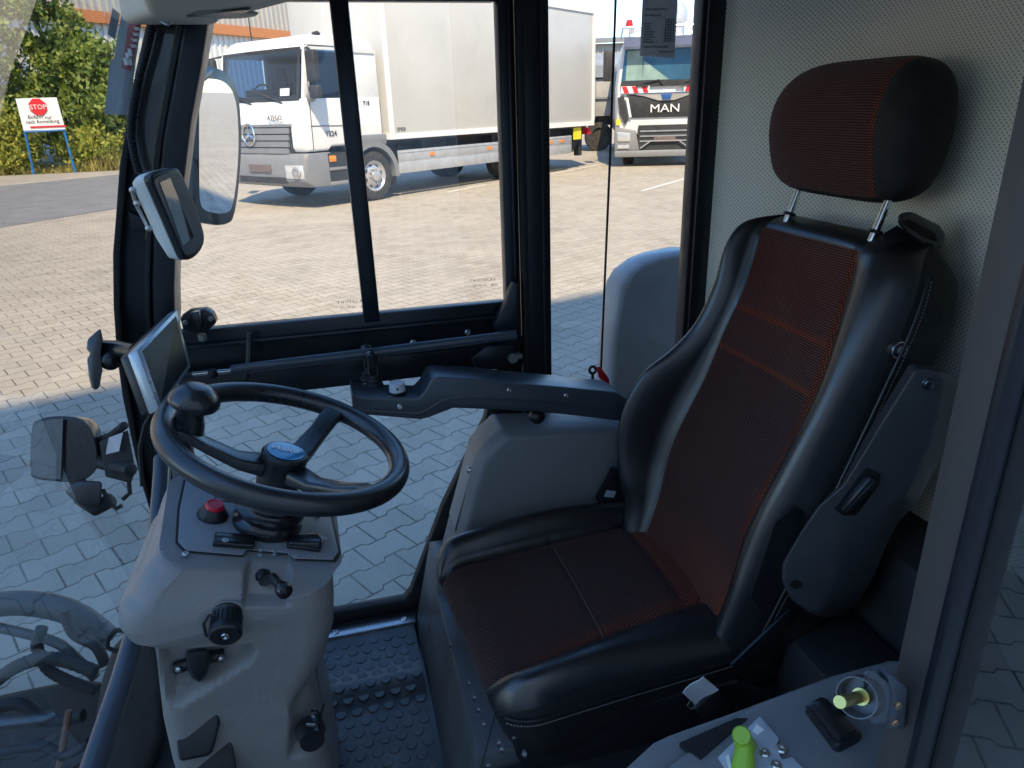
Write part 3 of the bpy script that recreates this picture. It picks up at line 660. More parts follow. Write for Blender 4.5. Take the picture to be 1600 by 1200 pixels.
k.tube([(-1.1, .1, 3.25), (1.1, .1, 3.25)], .03, 8); k.tube([(-1.1, .1, 3.25), (-1.15, .0, 3.0)], .03, 8); k.tube([(1.1, .1, 3.25), (1.15, .0, 3.0)], .03, 8); k.build('lamp_bar', CHROME, ln)
for x in (-.9, -.6, .6, .9):
    k = MB(QM); k.lathe((x, .02, 3.17), (0, -1, 0), [(0, 0), (.07, 0), (.08, .05), (.07, .07), (0, .07)], 14); k.build('work_lamp', LAMP, ln)
k = MB(QM); k.lathe((-.95, .2, 3.28), (0, 0, 1), [(.09, 0), (.09, .05), (.07, .14), (0, .16)], 16); k.build('beacon', RED, ln)
k = MB(QM); k.lathe((.28, .8, 3.05), (0, 0, 1), [(.16, 0), (.16, .3), (.24, .35), (.22, .6), (.1, .75), (0, .75)], 14); k.build('crane_head', LAMP, ln)
k = MB(QM); k.prism([(-.98, -.02, 1.72), (.98, -.02, 1.72), (.86, -.02, 1.18), (-.86, -.02, 1.18)], (0, .06, 0)); gk = k.build('grille', TDARK, ln, bev=.02)
k = MB(QM); k.prism([(-1.0, -.05, 1.76), (1.0, -.05, 1.76), (.55, -.05, 1.68), (.2, -.05, 1.57), (-.2, -.05, 1.57), (-.55, -.05, 1.68)], (0, .04, 0)); k.build('chrome_trim', CHROME, gk, bev=.01)
k = MB(QM); k.prism([(-.14, -.08, 1.72), (.14, -.08, 1.72), (.10, -.08, 1.58), (-.10, -.08, 1.58)], (0, .04, 0)); k.build('lion_badge', mat('blue_badge', (.03, .10, .30), .3), gk, bev=.01)
text('maker_lettering', 'MAN', .27, QM @ V((-.40, -.05, 1.30)), m2, (0, 0, 1), WHITE, ln, .01, squeeze=1.25)
for sx in (-1, 1):
    k = MB(QM); k.prism([(sx * 1.2, -.04, 1.66), (sx * 1.05, -.04, 1.72), (sx * .92, -.04, 1.15), (sx * 1.0, -.04, 1.02), (sx * 1.14, -.04, 1.28)], (0, .05, 0)); k.build('side_vent', TDARK, ln)
    k = MB(QM); k.prism([(sx * 1.0, -.06, 1.66), (sx * .94, -.06, 1.66), (sx * .84, -.06, 1.2), (sx * .9, -.06, 1.2)], (0, .05, 0)); k.build('vent_fin', WHITE, ln)
    st = MB(QM); st.box((min(sx * .42, sx * 1.12), -.035, 1.76), (max(sx * .42, sx * 1.12), .0, 1.92)); so_ = st.build('warning_stripe', SWH, ln)
    sr = MB(QM)
    for i in range(3):
        x0 = sx * .44 + sx * .24 * i; w_ = sx * .12; sl_ = -.1 if sx > 0 else .1
        sr.prism([(x0, -.042, 1.765), (x0 + w_, -.042, 1.765), (x0 + w_ + sl_ * .0 + sx * .06, -.042, 1.915), (x0 + sx * .06, -.042, 1.915)], (0, .01, 0))
    sr.each('red_band', SRED, so_)
    k = MB(QM); k.prism([(sx * 1.25, -.10, .98), (sx * .72, -.10, .88), (sx * .62, -.10, .40), (sx * 1.25, -.10, .40)], (0, .5, 0)); k.build('bumper_corner', TGREY, ln, bev=.03)
    h = MB(QM); h.prism([(sx * 1.2, -.125, .86), (sx * .86, -.125, .82), (sx * .86, -.125, .62), (sx * 1.18, -.125, .62)], (0, .04, 0)); h.build('headlight', LAMP, ln, bev=.02)
    h = MB(QM); h.box((min(sx * .88, sx * 1.18), -.125, .45), (max(sx * .88, sx * 1.18), -.08, .54)); h.build('fog_lamp', LAMP, ln, bev=.01)
    wheel(Matrix(QM) @ Matrix.Rotation(R(-90), 4, 'Z'), (-.75, sx * 1.0 - (0 if sx > 0 else 0), .47), .47, .28, ln, side=sx)
    k = MB(QM); k.box((sx * 1.45 - .12, -.05, 2.05), (sx * 1.45 + .12, .1, 2.75)); k.build('mirror', TDARK, ln, bev=.04)
k = MB(QM); k.box((-1.25, -.14, .24), (1.25, .3, .40)); k.build('lower_bumper', TGREY, ln, bev=.03)
k = MB(QM); k.box((-.66, -.06, .40), (.66, .2, 1.0)); lg = k.build('lower_grille', TDARK, ln)
k = MB(QM)
for z in (.84, .72, .6): k.box((-.62, -.085, z), (.62, -.06, z + .035))
k.tube([(-.6, -.12, .45), (-.35, -.12, .62), (.35, -.12, .62), (.6, -.12, .45)], .018, 6); k.build('guard_bars', mat('bar_grey', (.35, .35, .37), .4, .4), lg)
k = MB(QM); k.box((-.27, -.13, .60), (.27, -.11, .72)); k.build('number_plate', mat('dirty_plate', (.16, .12, .11), .5, var=.5, vs_=40), lg)
k = MB(QM); k.box((-1.22, -.1, 1.02), (-1.12, -.02, 1.16)); k.build('indicator_light', mat('yellow_lens', (.8, .6, .03), .3), ln)
k = MB(QM); k.box((-1.2, 2.3, .8), (1.2, 8, 1.1)); k.box((-1.0, 2.1, .5), (1.0, 7.8, .9)); k.build('chassis', TDARK, ln)
k = MB(QM); k.box((-1.22, 2.4, 1.1), (1.22, 8, 2.5)); k.build('tipper_body', mat('tipper_grey', (.25, .26, .27), .6), ln, bev=.02)
# tarpaulin trailer in the gap
tl = thing('flatbed_trailer', 'grey trailer with drop sides and grey tarpaulin between the box truck and the lorry', 'trailer', (11.2, 25, 0))
k = MB(); k.box((8.6, 24.6, 1.15), (13.4, 27.2, 2.35)); k.build('side_boards', mat('old_grey_boards', (.36, .35, .33), .7, var=.1, vs_=3, dirt=.3), tl, bev=.02)
k = MB()
for x in (8.6, 9.3, 10.1, 11.4): k.box((x, 24.55, 1.1), (x + .07, 24.6, 2.4))
k.box((8.55, 24.53, 1.70), (13.4, 24.58, 1.76)); k.each('stake', TGREY, tl)
k = MB(); k.prism([(8.5, 24.5, 2.38), (8.5, 24.5, 2.75), (8.7, 25.4, 3.15), (8.7, 27.2, 2.4)], (5, 0, 0)); k.build('tarpaulin', mat('grey_tarp', (.27, .29, .31), .5, var=.1, vs_=2, bump=1, bs=4), tl)
k = MB(); k.box((8.6, 24.8, .85), (13.4, 26.9, 1.12)); k.box((8.5, 25.3, .5), (8.8, 26.5, .9)); k.build('chassis', TDARK, tl)
for x in (9.6, 12.3):
    k = MB(); k.lathe((x, 24.75, .48), (0, -1, 0), [(0, -.2), (.48, -.2), (.48, 0), (.3, .02), (.28, -.05), (0, -.05)], 28); k.build('wheel', TYRE, tl)
k = MB(); k.tube([(8.6, 25.2, .7), (7.6, 24.9, .6)], .05, 8); k.tube([(8.6, 26.2, .7), (7.6, 24.9, .6)], .05, 8); k.tube([(7.7, 24.9, .6), (7.7, 24.9, 0)], .04, 8); k.build('drawbar', mat('rusty_steel', (.20, .11, .07), .8, var=.3), tl)

# ================================================================== THE SWEEPER CAB
cv = thing('street_sweeper', 'black framed cab of a compact street sweeper around the driver seat', 'street sweeper', (.25, .95, 0))
YD = 1.50   # inner plane of the far (right-hand) door
# --- far A pillar
pl_ = [(-.215, 1.82), (-.252, 1.69), (-.302, 1.575), (-.36, 1.42), (-.385, 1.33), (-.405, 1.26), (-.425, 1.16), (-.44, 1.06), (-.448, .97), (-.45, .89), (-.452, .79), (-.448, .70), (-.435, .60), (-.41, .48), (-.38, .36)]
pr_ = [(-.135, 1.82), (-.15, 1.69), (-.185, 1.585), (-.22, 1.49), (-.25, 1.39), (-.275, 1.31), (-.292, 1.25), (-.305, 1.19), (-.315, 1.13), (-.335, 1.05), (-.365, .94), (-.385, .84), (-.385, .70), (-.37, .58), (-.335, .42)]
def strip(la, lb, y0, y1, fa=0., fb=1.):
    mb = MB(); rings = []
    for a, b in zip(la, lb):
        p = (lerp(a[0], b[0], fa), lerp(a[1], b[1], fa)); q = (lerp(a[0], b[0], fb), lerp(a[1], b[1], fb))
        rings.append([(p[0], y0, p[1]), (q[0], y0, q[1]), (q[0], y1, q[1]), (p[0], y1, p[1])])
    mb.loft(rings); return mb
apil = strip(pl_, pr_, 1.515, 1.60, .0, .96).build('windscreen_pillar', FRM, cv, bev=.006)
strip(pl_, pr_, 1.50, 1.52, .02, .13).build('rubber_seal', RUB, apil, bev=.003)
strip(pl_, pr_, 1.495, 1.52, .52, .60).build('pillar_rib', FRM, apil, bev=.004)
strip(pl_, pr_, 1.488, 1.52, .66, 1.0).build('door_front_stile', FRM, apil, bev=.004)
strip(pl_[:6], pr_[:6], 1.502, 1.516, .49, .51).build('pillar_trim_line', mat('ochre_edge', (.22, .15, .05), .6), apil)
for px, py in ((293, 97), (285, 139)):
    k = MB(); p = W(px, py, Y=1.512); k.lathe(p, (0, -1, 0), [(0, 0), (.010, 0), (.010, .004), (.006, .004), (.0055, .001), (0, .001)], 20); k.build('plug', FRM, apil)
k = MB(); pts = [W(x, y, Y=1.47) for x, y in ((238, 40), (230, 75), (219, 115), (211, 150), (206, 185), (205, 215), (210, 245), (218, 272))]
fine = []
for a, b in zip(pts, pts[1:]):
    for i in range(14): fine.append(lerp(a, b, i / 14))
k.tube(fine, [.0075 if i % 2 else .0058 for i in range(len(fine))], 10); k.build('corrugated_conduit', RUB, cv)
# --- windscreen : curved sheet from the far pillar to the near one
ws = MB(); prof_ = [(-.19, 1.86)] + pl_[:-1] + [(-.40, .42), (-.36, .28)]
rings = []
for i in range(25):
    t_ = i / 24; y = lerp(1.545, .36, t_); bow = .10 * (1 - (2 * t_ - 1) ** 2)
    rings.append([(x - bow - .004, y, z) for x, z in prof_])
ws.loft(rings, caps=False, closed=False); ws.build('windscreen', WS, cv)
# --- B pillar and rear post (far side)
k = MB(); k.box((.408, 1.49, .28), (.470, 1.57, 1.84)); bp_ = k.build('door_pillar', FRM, cv, bev=.006)
k = MB(); k.box((.400, 1.478, .3), (.414, 1.50, 1.84)); k.box((.448, 1.484, .3), (.456, 1.492, 1.84)); k.build('rubber_seal', RUB, bp_, bev=.003)
k = MB(); k.box((.815, 1.49, .3), (.862, 1.56, 1.84)); rp_ = k.build('rear_post', FRM, cv, bev=.005)
k = MB(); k.box((.806, 1.50, .3), (.816, 1.53, 1.84)); k.build('rubber_seal', RUB, rp_, bev=.002)
k = MB(); k.box((.47, 1.505, .33), (.815, 1.51, 1.80)); k.build('quarter_window', GL, cv)
k = MB(); k.tube([W(963, -30, Y=1.5), W(953, 250, Y=1.5), W(939, 578, Y=1.5)], .0028, 8); k.build('pull_cable', RUB, cv)
# --- door with sliding window, lower glass
dr = MB()
dr.box((.366, 1.496, .30), (.400, 1.53, 1.80)); 
dr.box((.383, 1.488, .95), (.392, 1.50, 1.80))
door = dr.build('side_door', FRM, cv, bev=.005)
k = MB(); k.box((-.335, 1.50, 1.005), (.366, 1.53, 1.098)); k.box((-.335, 1.485, 1.062), (.366, 1.50, 1.072)); k.box((-.335, 1.49, .945), (.40, 1.53, 1.005)); k.box((-.34, 1.478, 1.005), (.40, 1.50, 1.018)); k.build('window_rail', FRM, door, bev=.004)
k = MB(); k.box((-.15, 1.50, 1.693), (.366, 1.53, 1.80)); k.build('top_rail', FRM, door, bev=.004)
k = MB(); k.box((.052, 1.497, 1.08), (.086, 1.527, 1.70)); k.build('sliding_divider', FRM, door, bev=.004)
k = MB(); k.box((-.33, 1.508, 1.09), (.06, 1.512, 1.70)); pane1 = k.build('pane', GL, door)
k = MB(); k.box((.08, 1.515, 1.09), (.368, 1.519, 1.70)); pane2 = k.build('pane', GL, door)
GI = mat('glass_etching', (.20, .16, .08), .7)
for org, par in ((W(527, 475, Y=1.507), door), (W(734, 441, Y=1.514), door)):
    o_ = V(org)
    text('glass_mark', 'TRUCKLITE', .008, o_, (1, 0, 0), (0, 0, 1), GI, par, .0001) if False else None
    text('glass_mark', 'T N U S G L A S', .0085, o_, (1, 0, 0), (0, 0, 1), GI, par, .0001)
    text('glass_mark', 'ESG 43R-001', .006, o_ + V((.006, 0, -.011)), (1, 0, 0), (0, 0, 1), GI, par, .0001)
    text('glass_mark', '(E1)', .009, o_ + V((.048, 0, -.013)), (1, 0, 0), (0, 0, 1), GI, par, .0001)
# lower door glass and its rubber frame
lowo = [(-.36, .94), (-.37, .60), (-.345, .44), (-.31, .318), (.150, .318), (.172, .345), (.262, .58), (.366, .80), (.376, .94)]
lowi = [(-.335, .94), (-.345, .60), (-.32, .46), (-.285, .352), (.078, .352), (.095, .372), (.19, .60), (.305, .815), (.34, .94)]
k = MB(); n_ = len(lowo)
k.loft([[(a[0], 1.50, a[1]), (b[0], 1.50, b[1]), (b[0], 1.53, b[1]), (a[0], 1.53, a[1])] for a, b in zip(lowo, lowi)]); k.build('lower_frame', RUB, door, bev=.005)
k = MB(); k.box((-.40, 1.482, .24), (.20, 1.535, .3175)); k.build('door_sill', RUB, cv, bev=.003)
k = MB(); k.py(lowi, 1.512, 1.516); k.build('lower_pane', GL, door)
# gas strut and brackets
t0, t1 = W(362, 578, Y=1.42), W(806, 523, Y=1.42)
k = MB(); k.tube([t0, t1], .0105, 16); gs = k.build('gas_strut', TUBE, door)
k = MB(); k.tube([W(300, 585, Y=1.40), t0 + V((.0, 0, -.002))], .005, 10); k.build('strut_rod', CHROME, gs)
k = MB(); p = W(365, 588, Y=1.42); k.ball(W(332, 584, Y=1.41), .011); k.tube([W(372, 602, Y=1.43), W(385, 590, Y=1.44), W(389, 560, Y=1.46), W(390, 520, Y=1.47)], .006, 8); k.build('strut_bracket', FRM, gs)
k = MB(); k.py([tuple(W(x, y, Y=1.47).xz) for x, y in ((770, 505), (790, 470), (800, 440), (812, 440), (812, 540), (780, 545))], 1.46, 1.49); k.build('hinge_bracket', FRM, door, bev=.006)
k = MB()
for px, py in ((646, 535), (731, 519)): screw(k, W(px, py, Y=1.488), (0, -1, 0), .007, .004)
k.each('screw', STEEL, door)
k = MB(); p = W(800, 558, Y=1.46); k.lathe(p, (0, -1, 0), [(0, 0), (.011, 0), (.011, .012), (0, .012)], 14); k.lathe(p + V((.014, 0, .006)), (0, -1, 0), [(0, 0), (.006, 0), (.006, .018), (0, .018)], 12); k.build('lock_pin', mat('dull_zinc', (.4, .39, .36), .4, .8), door)
k = MB(); k.py([tuple(W(x, y, Y=1.46).xz) for x, y in ((735, 560), (760, 540), (800, 538), (805, 575), (745, 578))], 1.455, 1.49); k.build('latch_plate', FRM, door, bev=.004)
# window clamp at the front end of the rail
k = MB(); k.py([tuple(W(x, y, Y=1.47).xz) for x, y in ((283, 494), (297, 484), (322, 481), (334, 487), (340, 501), (328, 513), (303, 518), (288, 514))], 1.455, 1.485); cl_ = k.build('window_latch', BLK, door, bev=.004)
k = MB(); a, b = W(296, 489, Y=1.44), W(318, 514, Y=1.44); k.box((a.x, 1.435, b.z), (b.x, 1.46, a.z)); k.build('latch_block', BLKG, cl_, bev=.004)
k = MB(); screw(k, W(290, 504, Y=1.453), (0, -1, 0), .005, .003); screw(k, W(329, 498, Y=1.453), (0, -1, 0), .005, .003); k.each('latch_screw', mat('dull_zinc', (.4, .39, .36), .4, .8), cl_); k = MB(); k.lathe(W(315, 522, Y=1.455), (0, 0, -1), [(0, 0), (.008, 0), (.008, .012), (.004, .016), (0, .016)], 12); k.build('latch_stud', mat('dull_zinc', (.4, .39, .36), .4, .8), cl_)
# --- roof, header, headliner
HDL = mat('beige_headliner', (.66, .57, .45), .75, var=.06, vs_=4, bump=.6, bs=300)
k = MB(); k.box((-.24, .33, 1.86), (1.12, 1.58, 1.92)); k.build('roof', FRM, cv, bev=.02)
k = MB(); k.box((.30, .40, 1.835), (1.06, 1.50, 1.858)); k.build('headliner', HDL, cv, bev=.006)
k = MB()
hp = [(-.235, 1.83), (-.21, 1.745), (-.13, 1.713), (-.02, 1.722), (.06, 1.765), (.14, 1.835), (.3, 1.855), (-.2, 1.857)]
hxy = [(-.30, 1.475), (-.135, 1.475), (-.15, 1.44), (-.11, 1.38), (-.05, 1.27), (.01, 1.16), (.04, 1.02), (.05, .85), (.05, .45), (-.12, .45), (-.15, .80), (-.20, 1.12), (-.235, 1.35)]
k.prism([(x, y, 1.650) for x, y in hxy], (0, 0, .2)); hd = k.build('header_trim', HDL, cv, bev=.014, seg=3)
k = MB(); k.lathe(W(352, 20, Z=1.651), (0, 0, -1), [(0, 0), (.050, 0), (.046, .003), (.040, .004), (0, .004)], 24); k.build('air_outlet', mat('beige_outlet', (.33, .29, .23), .5), hd)
k = MB(); k.prism([W(x, y, Z=1.6462) for x, y in ((292, 27), (330, 21), (392, 15), (384, 20), (330, 26))], (0, 0, .003)); k.build('outlet_slot', BLK, hd)
# sun blind bracket
k = MB(); pts = [W(x, y, D=1.25) for x, y in ((183, -12), (205, 12), (221, 28), (234, 46), (240, 42), (236, 20), (222, -5), (200, -20))]; k.prism(pts, (.01, .05, 0)); k.build('visor_flap', HDL, cv, bev=.003)
k = MB(); k.tube([W(x, y, D=1.18) for x, y in ((238, 26), (262, 14), (272, 8))], .003, 8); k.tube([W(x, y, D=1.18) for x, y in ((240, 28), (262, 38), (270, 28), (268, 12), (250, -10))], .0035, 8); k.build('visor_hinge', CHROME, cv)
k = MB(); k.prism([W(x, y, D=1.2) for x, y in ((230, -5), (252, -8), (266, 12), (266, 30), (246, 36), (232, 22))], (0, .03, 0)); vb = k.build('visor_bracket', BLKG, cv, bev=.003)
k = MB(); k.prism([W(x, y, D=1.18) for x, y in ((238, -5), (250, -6), (262, 10), (254, 18))], (0, .004, 0)); k.build('bracket_face', WHITE, vb)
# --- notice cards stuck inside the windscreen beside the pillar
CARD = mat('grey_card', (.30, .33, .35), .6, var=.05)
k = MB(); k.prism([W(x, y, Y=1.515) for x, y in ((192, 6), (222, 22), (200, 180), (163, 178), (172, 94), (178, 92))], (0, .003, 0)); cdn = k.build('notice_card', CARD, cv)
k = MB(); k.prism([W(x, y, Y=1.513) for x, y in ((204, 18), (221, 32), (204, 111), (190, 106))], (0, .0015, 0)); rl = k.build('red_label', mat('card_red', (.45, .015, .03), .5), cdn)
k = MB()
for x, y in ((199, 88), (203, 82), (196, 96), (203, 96)):
    a = W(x, y, Y=1.511); k.box((a.x - .003, 1.511, a.z - .006), (a.x + .003, 1.5125, a.z + .006))
for i in range(5):
    a = W(209 + i * 1.8, 72 - i * 9, Y=1.511); k.box((a.x - .004, 1.511, a.z - .0025), (a.x + .004, 1.5125, a.z + .0025))
k.each('label_mark', SWH, rl)
k = MB(); k.prism([W(x, y, Y=1.53) for x, y in ((176, 12), (187, 22), (179, 62), (168, 53))], (0, .003, 0)); k.build('notice_card', mat('dark_card', (.06, .06, .08), .5), cv)
# --- exterior mirror outside the door
MN = V((.905, -.42, -.03)).normalized(); MC = W(343, 228, Y=1.80)
q = lambda x, y, Y=1.78: W(x, y, P=MC + MN * (1.78 - Y), N=MN)
mh = [(322, 104), (345, 108), (361, 120), (371, 140), (376, 170), (378, 230), (373, 300), (366, 338), (358, 349), (340, 352), (318, 347), (309, 335), (306, 300), (306, 140), (311, 110)]; mh = smooth_poly(mh)
k = MB(); k.loft([[q(*p) for p in mh], [lerp(q(*p), q(343, 228), .02) - MN * .04 for p in mh], [lerp(q(*p), q(343, 228), .25) - MN * .08 for p in mh]]); mo = k.build('exterior_mirror', BLK, cv, bev=.004)
k = MB(); k.prism([lerp(q(*p, Y=1.777), q(341, 228, Y=1.777), .15) for p in mh], -MN * .002); k.build('mirror_glass', MIR, mo)
k = MB(); k.tube([W(300, 330, Y=1.75), W(286, 300, Y=1.66), W(282, 200, Y=1.62), W(300, 130, Y=1.62), W(325, 112, Y=1.75)], .011, 10); k.build('mirror_arm', BLK, mo)
# --- lower front mirror and wiper motor group beyond the windscreen
q = lambda x, y, D=1.95: W(x, y, D=D)
lm_ = [(48, 668), (60, 655), (85, 650), (118, 652), (135, 662), (146, 680), (152, 710), (150, 735), (130, 752), (110, 755), (70, 752), (52, 748), (45, 735)]; lm_ = smooth_poly(lm_)
k = MB(); k.loft([[q(*p) for p in lm_], [lerp(q(*p), q(98, 702), .3) + V((.02, .08, -.01)) for p in lm_]]); fm = k.build('front_mirror', BLKG, cv, bev=.006, seg=3)
k = MB(); k.prism([lerp(q(*p, D=1.94), q(98, 702, D=1.94), .10) for p in lm_ if p[0] < 100] + [q(98, 745, 1.94), q(90, 655, 1.94)][:0], (0, .002, 0)); k.build('mirror_glass', mat('smoked_mirror', (.16, .18, .2), .06, .9), fm)
k = MB(); k.tube([q(150, 690, 2.0), q(175, 680, 1.95), q(195, 664, 1.9)], .012, 8); k.tube([q(118, 740, 1.97), q(128, 780, 1.97), q(150, 795, 1.97), q(175, 780, 1.97)], .022, 8); k.tube([q(150, 720, 1.98), q(205, 735, 1.9)], .02, 8)
k.loft([[q(*p, D=d_) for p in ((155, 690), (200, 672), (212, 735), (205, 755), (165, 745))] for d_ in (1.92, 2.02)])
k.build('mirror_bracket', RUB, fm, bev=.004)
k = MB(); k.loft([[q(*p, D=d_) for p in ((118, 750), (160, 752), (158, 790), (135, 797), (118, 785), (100, 768))] for d_ in (1.93, 2.03)]); k.build('work_lamp', BLKG, fm, bev=.01, seg=3)
k = MB(); k.prism([q(*p, D=1.90) for p in ((170, 684), (192, 676), (186, 705), (165, 710))], (0, .003, 0)); k.build('lamp_glass', LAMP, fm)
k = MB(); k.tube([q(160, 765, 1.95), q(172, 785, 1.95), q(182, 795, 1.95), q(190, 790, 1.95)], .006, 8); k.tube([q(200, 740, 1.93), q(203, 770, 1.93), q(192, 780, 1.93)], .006, 8); k.build('mirror_cable', RUB, fm)
# --- hoses and front gear beyond the lower windscreen
def hose(pts, r, D, nm='hydraulic_hose', mt=RUB, rib=False):
    P = [W(x, y, D=D) for x, y in pts]; F_ = []
    for i in range(len(P) - 1):
        p0, p1, p2, p3 = P[max(0, i - 1)], P[i], P[i + 1], P[min(len(P) - 1, i + 2)]
        for j in range(10):
            t = j / 10; F_.append(.5 * ((2 * p1) + (p2 - p0) * t + (2 * p0 - 5 * p1 + 4 * p2 - p3) * t * t + (3 * p1 - p0 - 3 * p2 + p3) * t ** 3))
    F_.append(P[-1]); k = MB(); k.tube(F_, [r * (1.0 if (not rib or i % 2) else .88) for i in range(len(F_))], 12); return k.build(nm, mt, cv)
HOS = mat('grey_hose', (.045, .05, .055), .45, bump=.3)
hose(((-30, 948), (30, 942), (90, 950), (130, 968), (170, 1000)), .030, 1.72, 'suction_hose', HOS)
hose(((-30, 975), (40, 990), (90, 1005), (120, 1030), (150, 1060)), .012, 1.7, mt=HOS)
hose(((66, 980), (58, 1010), (75, 1045), (110, 1065), (150, 1078)), .014, 1.66, rib=True)
hose(((-20, 1075), (20, 1045), (60, 1030), (100, 1032), (150, 1050)), .016, 1.6, rib=True)
hose(((100, 955), (115, 990), (150, 1010), (165, 1040)), .012, 1.64)
hose(((-20, 1180), (60, 1165), (100, 1180), (140, 1160)), .012, 1.5, rib=True)
hose(((-20, 1110), (30, 1100), (70, 1125), (130, 1118)), .014, 1.55)
k = MB(); k.loft([[W(x, y, D=d) for x, y in ((-60, 1100), (40, 1078), (120, 1062), (185, 1068), (200, 1300), (-60, 1300))] for d in (1.72, 2.1)]); k.build('front_gear_box', mat('dirty_black', (.012, .013, .015), .6, var=.5, vs_=12, dirt=.12), cv, bev=.02)
k = MB(); k.tube([W(108, 1110, D=1.5), W(92, 1200, D=1.5)], .007, 8); k.build('rusty_rod', mat('rusty_steel', (.20, .11, .07), .8, var=.3), cv)
k = MB(); k.box((-.50, .4, .24), (-.40, 1.50, .34)); k.build('front_cross_member', RUB, cv, bev=.012)
# --- floor, mat, sill
k = MB(); k.box((-.46, .40, .22), (1.05, 1.47, .30)); fl = k.build('cab_floor', FRM, cv, bev=.005)
MATM = mat('studded_rubber', (.038, .040, .043), .36, var=.3, vs_=12, bump=.5, dirt=.3)
k = MB(); x0, x1, y0_, y1_ = -.42, .092, .45, 1.455
nx, ny = 40, 60
def mz(x, y): return .304 + .012 * math.exp(-((y - 1.27) / .035) ** 2) + .010 * sstep(y, 1.2, 1.32)
k.loft([[(lerp(x0, x1, i / nx), lerp(y0_, y1_, j / ny), mz(lerp(x0, x1, i / nx), lerp(y0_, y1_, j / ny))) for j in range(ny + 1)] for i in range(nx + 1)], caps=False, closed=False)
r_ = 0; y = .52
while y < 1.44:
    x = -.40 + (.017 if r_ % 2 else 0)
    while x < .083:
        z = mz(x, y); n_ = 14
        a = [(x + math.cos(2 * math.pi * q / n_) * .0122, y + math.sin(2 * math.pi * q / n_) * .0122, z - .001) for q in range(n_)]
        b = [(x + math.cos(2 * math.pi * q / n_) * .0105, y + math.sin(2 * math.pi * q / n_) * .0112, z + .0016) for q in range(n_)]
        k.loft([a, b]); x += .034
    y += .0225 if False else .029; r_ += 1
k.build('floor_mat', MATM, cv, doubles=False)
a, b = W(505, 1003, Z=.316), W(650, 974, Z=.316)
k = MB(); k.box((-.30, 1.452, .312), (.098, 1.480, .320)); ss = k.build('sill_strip', ALU, cv, bev=.002)
for px, py in ((525, 996), (633, 977)):
    k = MB(); p = W(px, py, Z=.3203); screw(k, (p.x, 1.466, .320), (0, 0, 1), .008, .004); k.build('screw', STEEL, ss)
# seat plinth with riveted sheet-steel front
SHEET = mat('scratched_sheet_steel', (.10, .105, .112), .42, .3, var=.25, vs_=7, dirt=.15)
k = MB(); k.loft([[(.098, y, .30), (.098 + .067 * (zt - .30) / .30, y, zt), (.70, y, zt), (.70, y, .30)] for y, zt in ((.875, .49), (1.32, .49), (1.34, .53), (1.47, .53))]); pln = k.build('seat_plinth', SHEET, cv, bev=.002)
k = MB(); k.box((.13, .46, .301), (.86, .872, .465)); k.build('dark_void_filler', RUB, cv, bev=.02)  # dark box added to fill the black void beside the plinth
k = MB(); k.box((.70, .46, .301), (.86, 1.47, .62)); k.build('battery_cover', RUB, cv, bev=.02)
def plp(px, py, o_=0): return W(px, py, P=(.098 - o_, 0, .30), N=V((.30, 0, -.067)).normalized())
nrm = V((-.30, 0, .067)).normalized()
k = MB()
for px, py in ((705, 1007), (734, 1067), (742, 1089), (749, 1108), (757, 1131), (781, 1160), (785, 1170), (821, 1178), (764, 1195)):
    k.lathe(plp(px, py), nrm, [(.0, 0), (.0058, 0), (.005, .003), (.003, .005), (0, .0055)], 12)
k.each('rivet', mat('dark_rivet', (.12, .12, .13), .3, .8), pln)
k = MB(); k.tube([plp(775, 1110), plp(748, 1215)], .0012, 6); k.build('sheet_joint', RUB, pln)
k = MB(); k.lathe(plp(688, 892, .001), nrm, [(0, 0), (.010, 0), (.009, .003), (0, .003)], 16); k.build('red_sticker', mat('sticker_red', (.5, .05, .04), .5), pln)
# rear bulkhead below the liner
k = MB(); k.box((.86, .44, .30), (1.06, 1.48, .78)); k.build('rear_lower_trim', RUB, cv, bev=.02)
# rear wall : gently curved perforated vinyl
k = MB(); rings = []
for j in range(25):
    t_ = j / 24; y = lerp(1.495, .43, t_)
    x = .852 + .15 * sstep(t_, -.02, .35) + .01 * math.sin(t_ * 9)
    rings.append([(x + .02 * math.sin(3 * lerp(.6, 1.85, i / 20)) * t_ + .03 * (lerp(.6, 1.85, i / 20) - 1.2) * sstep(t_, 0, .3), y, lerp(.6, 1.85, i / 20)) for i in range(21)])
k.loft(rings, caps=False, closed=False); rw = k.build('rear_wall_liner', LINER, cv)
k = MB(); P_ = [(1523, 258), (1520, 275), (1516, 290), (1515, 305), (1509, 318), (1504, 335), (1500, 352)]
k.tube([W(x, y, X=1.008) for x, y in P_], [.0005, .0012, .0016, .0014, .002, .0012, .0006], 6); k.build('tear', mat('tear_dark', (.01, .01, .01), .9), rw)
k = MB(); k.box((1.06, .40, .3), (1.10, 1.56, 1.88)); k.build('rear_bulkhead', FRM, cv)
# --- near door pillar with quarter window behind it
GP = mat('grey_pillar_trim', (.065, .062, .060), .5, var=.06, bump=.4, bs=500)
k = MB(); k.box((.487, .402, .45), (.53, .437, 1.84)); npil = k.build('near_pillar', GP, cv, bev=.002)
k = MB(); k.box((.482, .392, .45), (.505, .4015, 1.84)); k.build('door_seal', FRM, npil, bev=.003)
k = MB(); k.box((.505, .388, .45), (.53, .4015, 1.84)); k.build('rubber_seal', RUB, npil, bev=.004)
k = MB(); k.box((.53, .396, .45), (1.08, .400, 1.84)); k.build('quarter_window', glass('dark_quarter_glass', (.35, .38, .4), 1.6, .05), cv)
k = MB(); k.box((.53, .402, .30), (1.08, .44, .80)); k.build('near_side_panel', FRM, cv, bev=.003)
k = MB(); k.box((.98, .402, .8), (1.06, .44, 1.84)); k.build('rear_corner_post', FRM, cv, bev=.003)
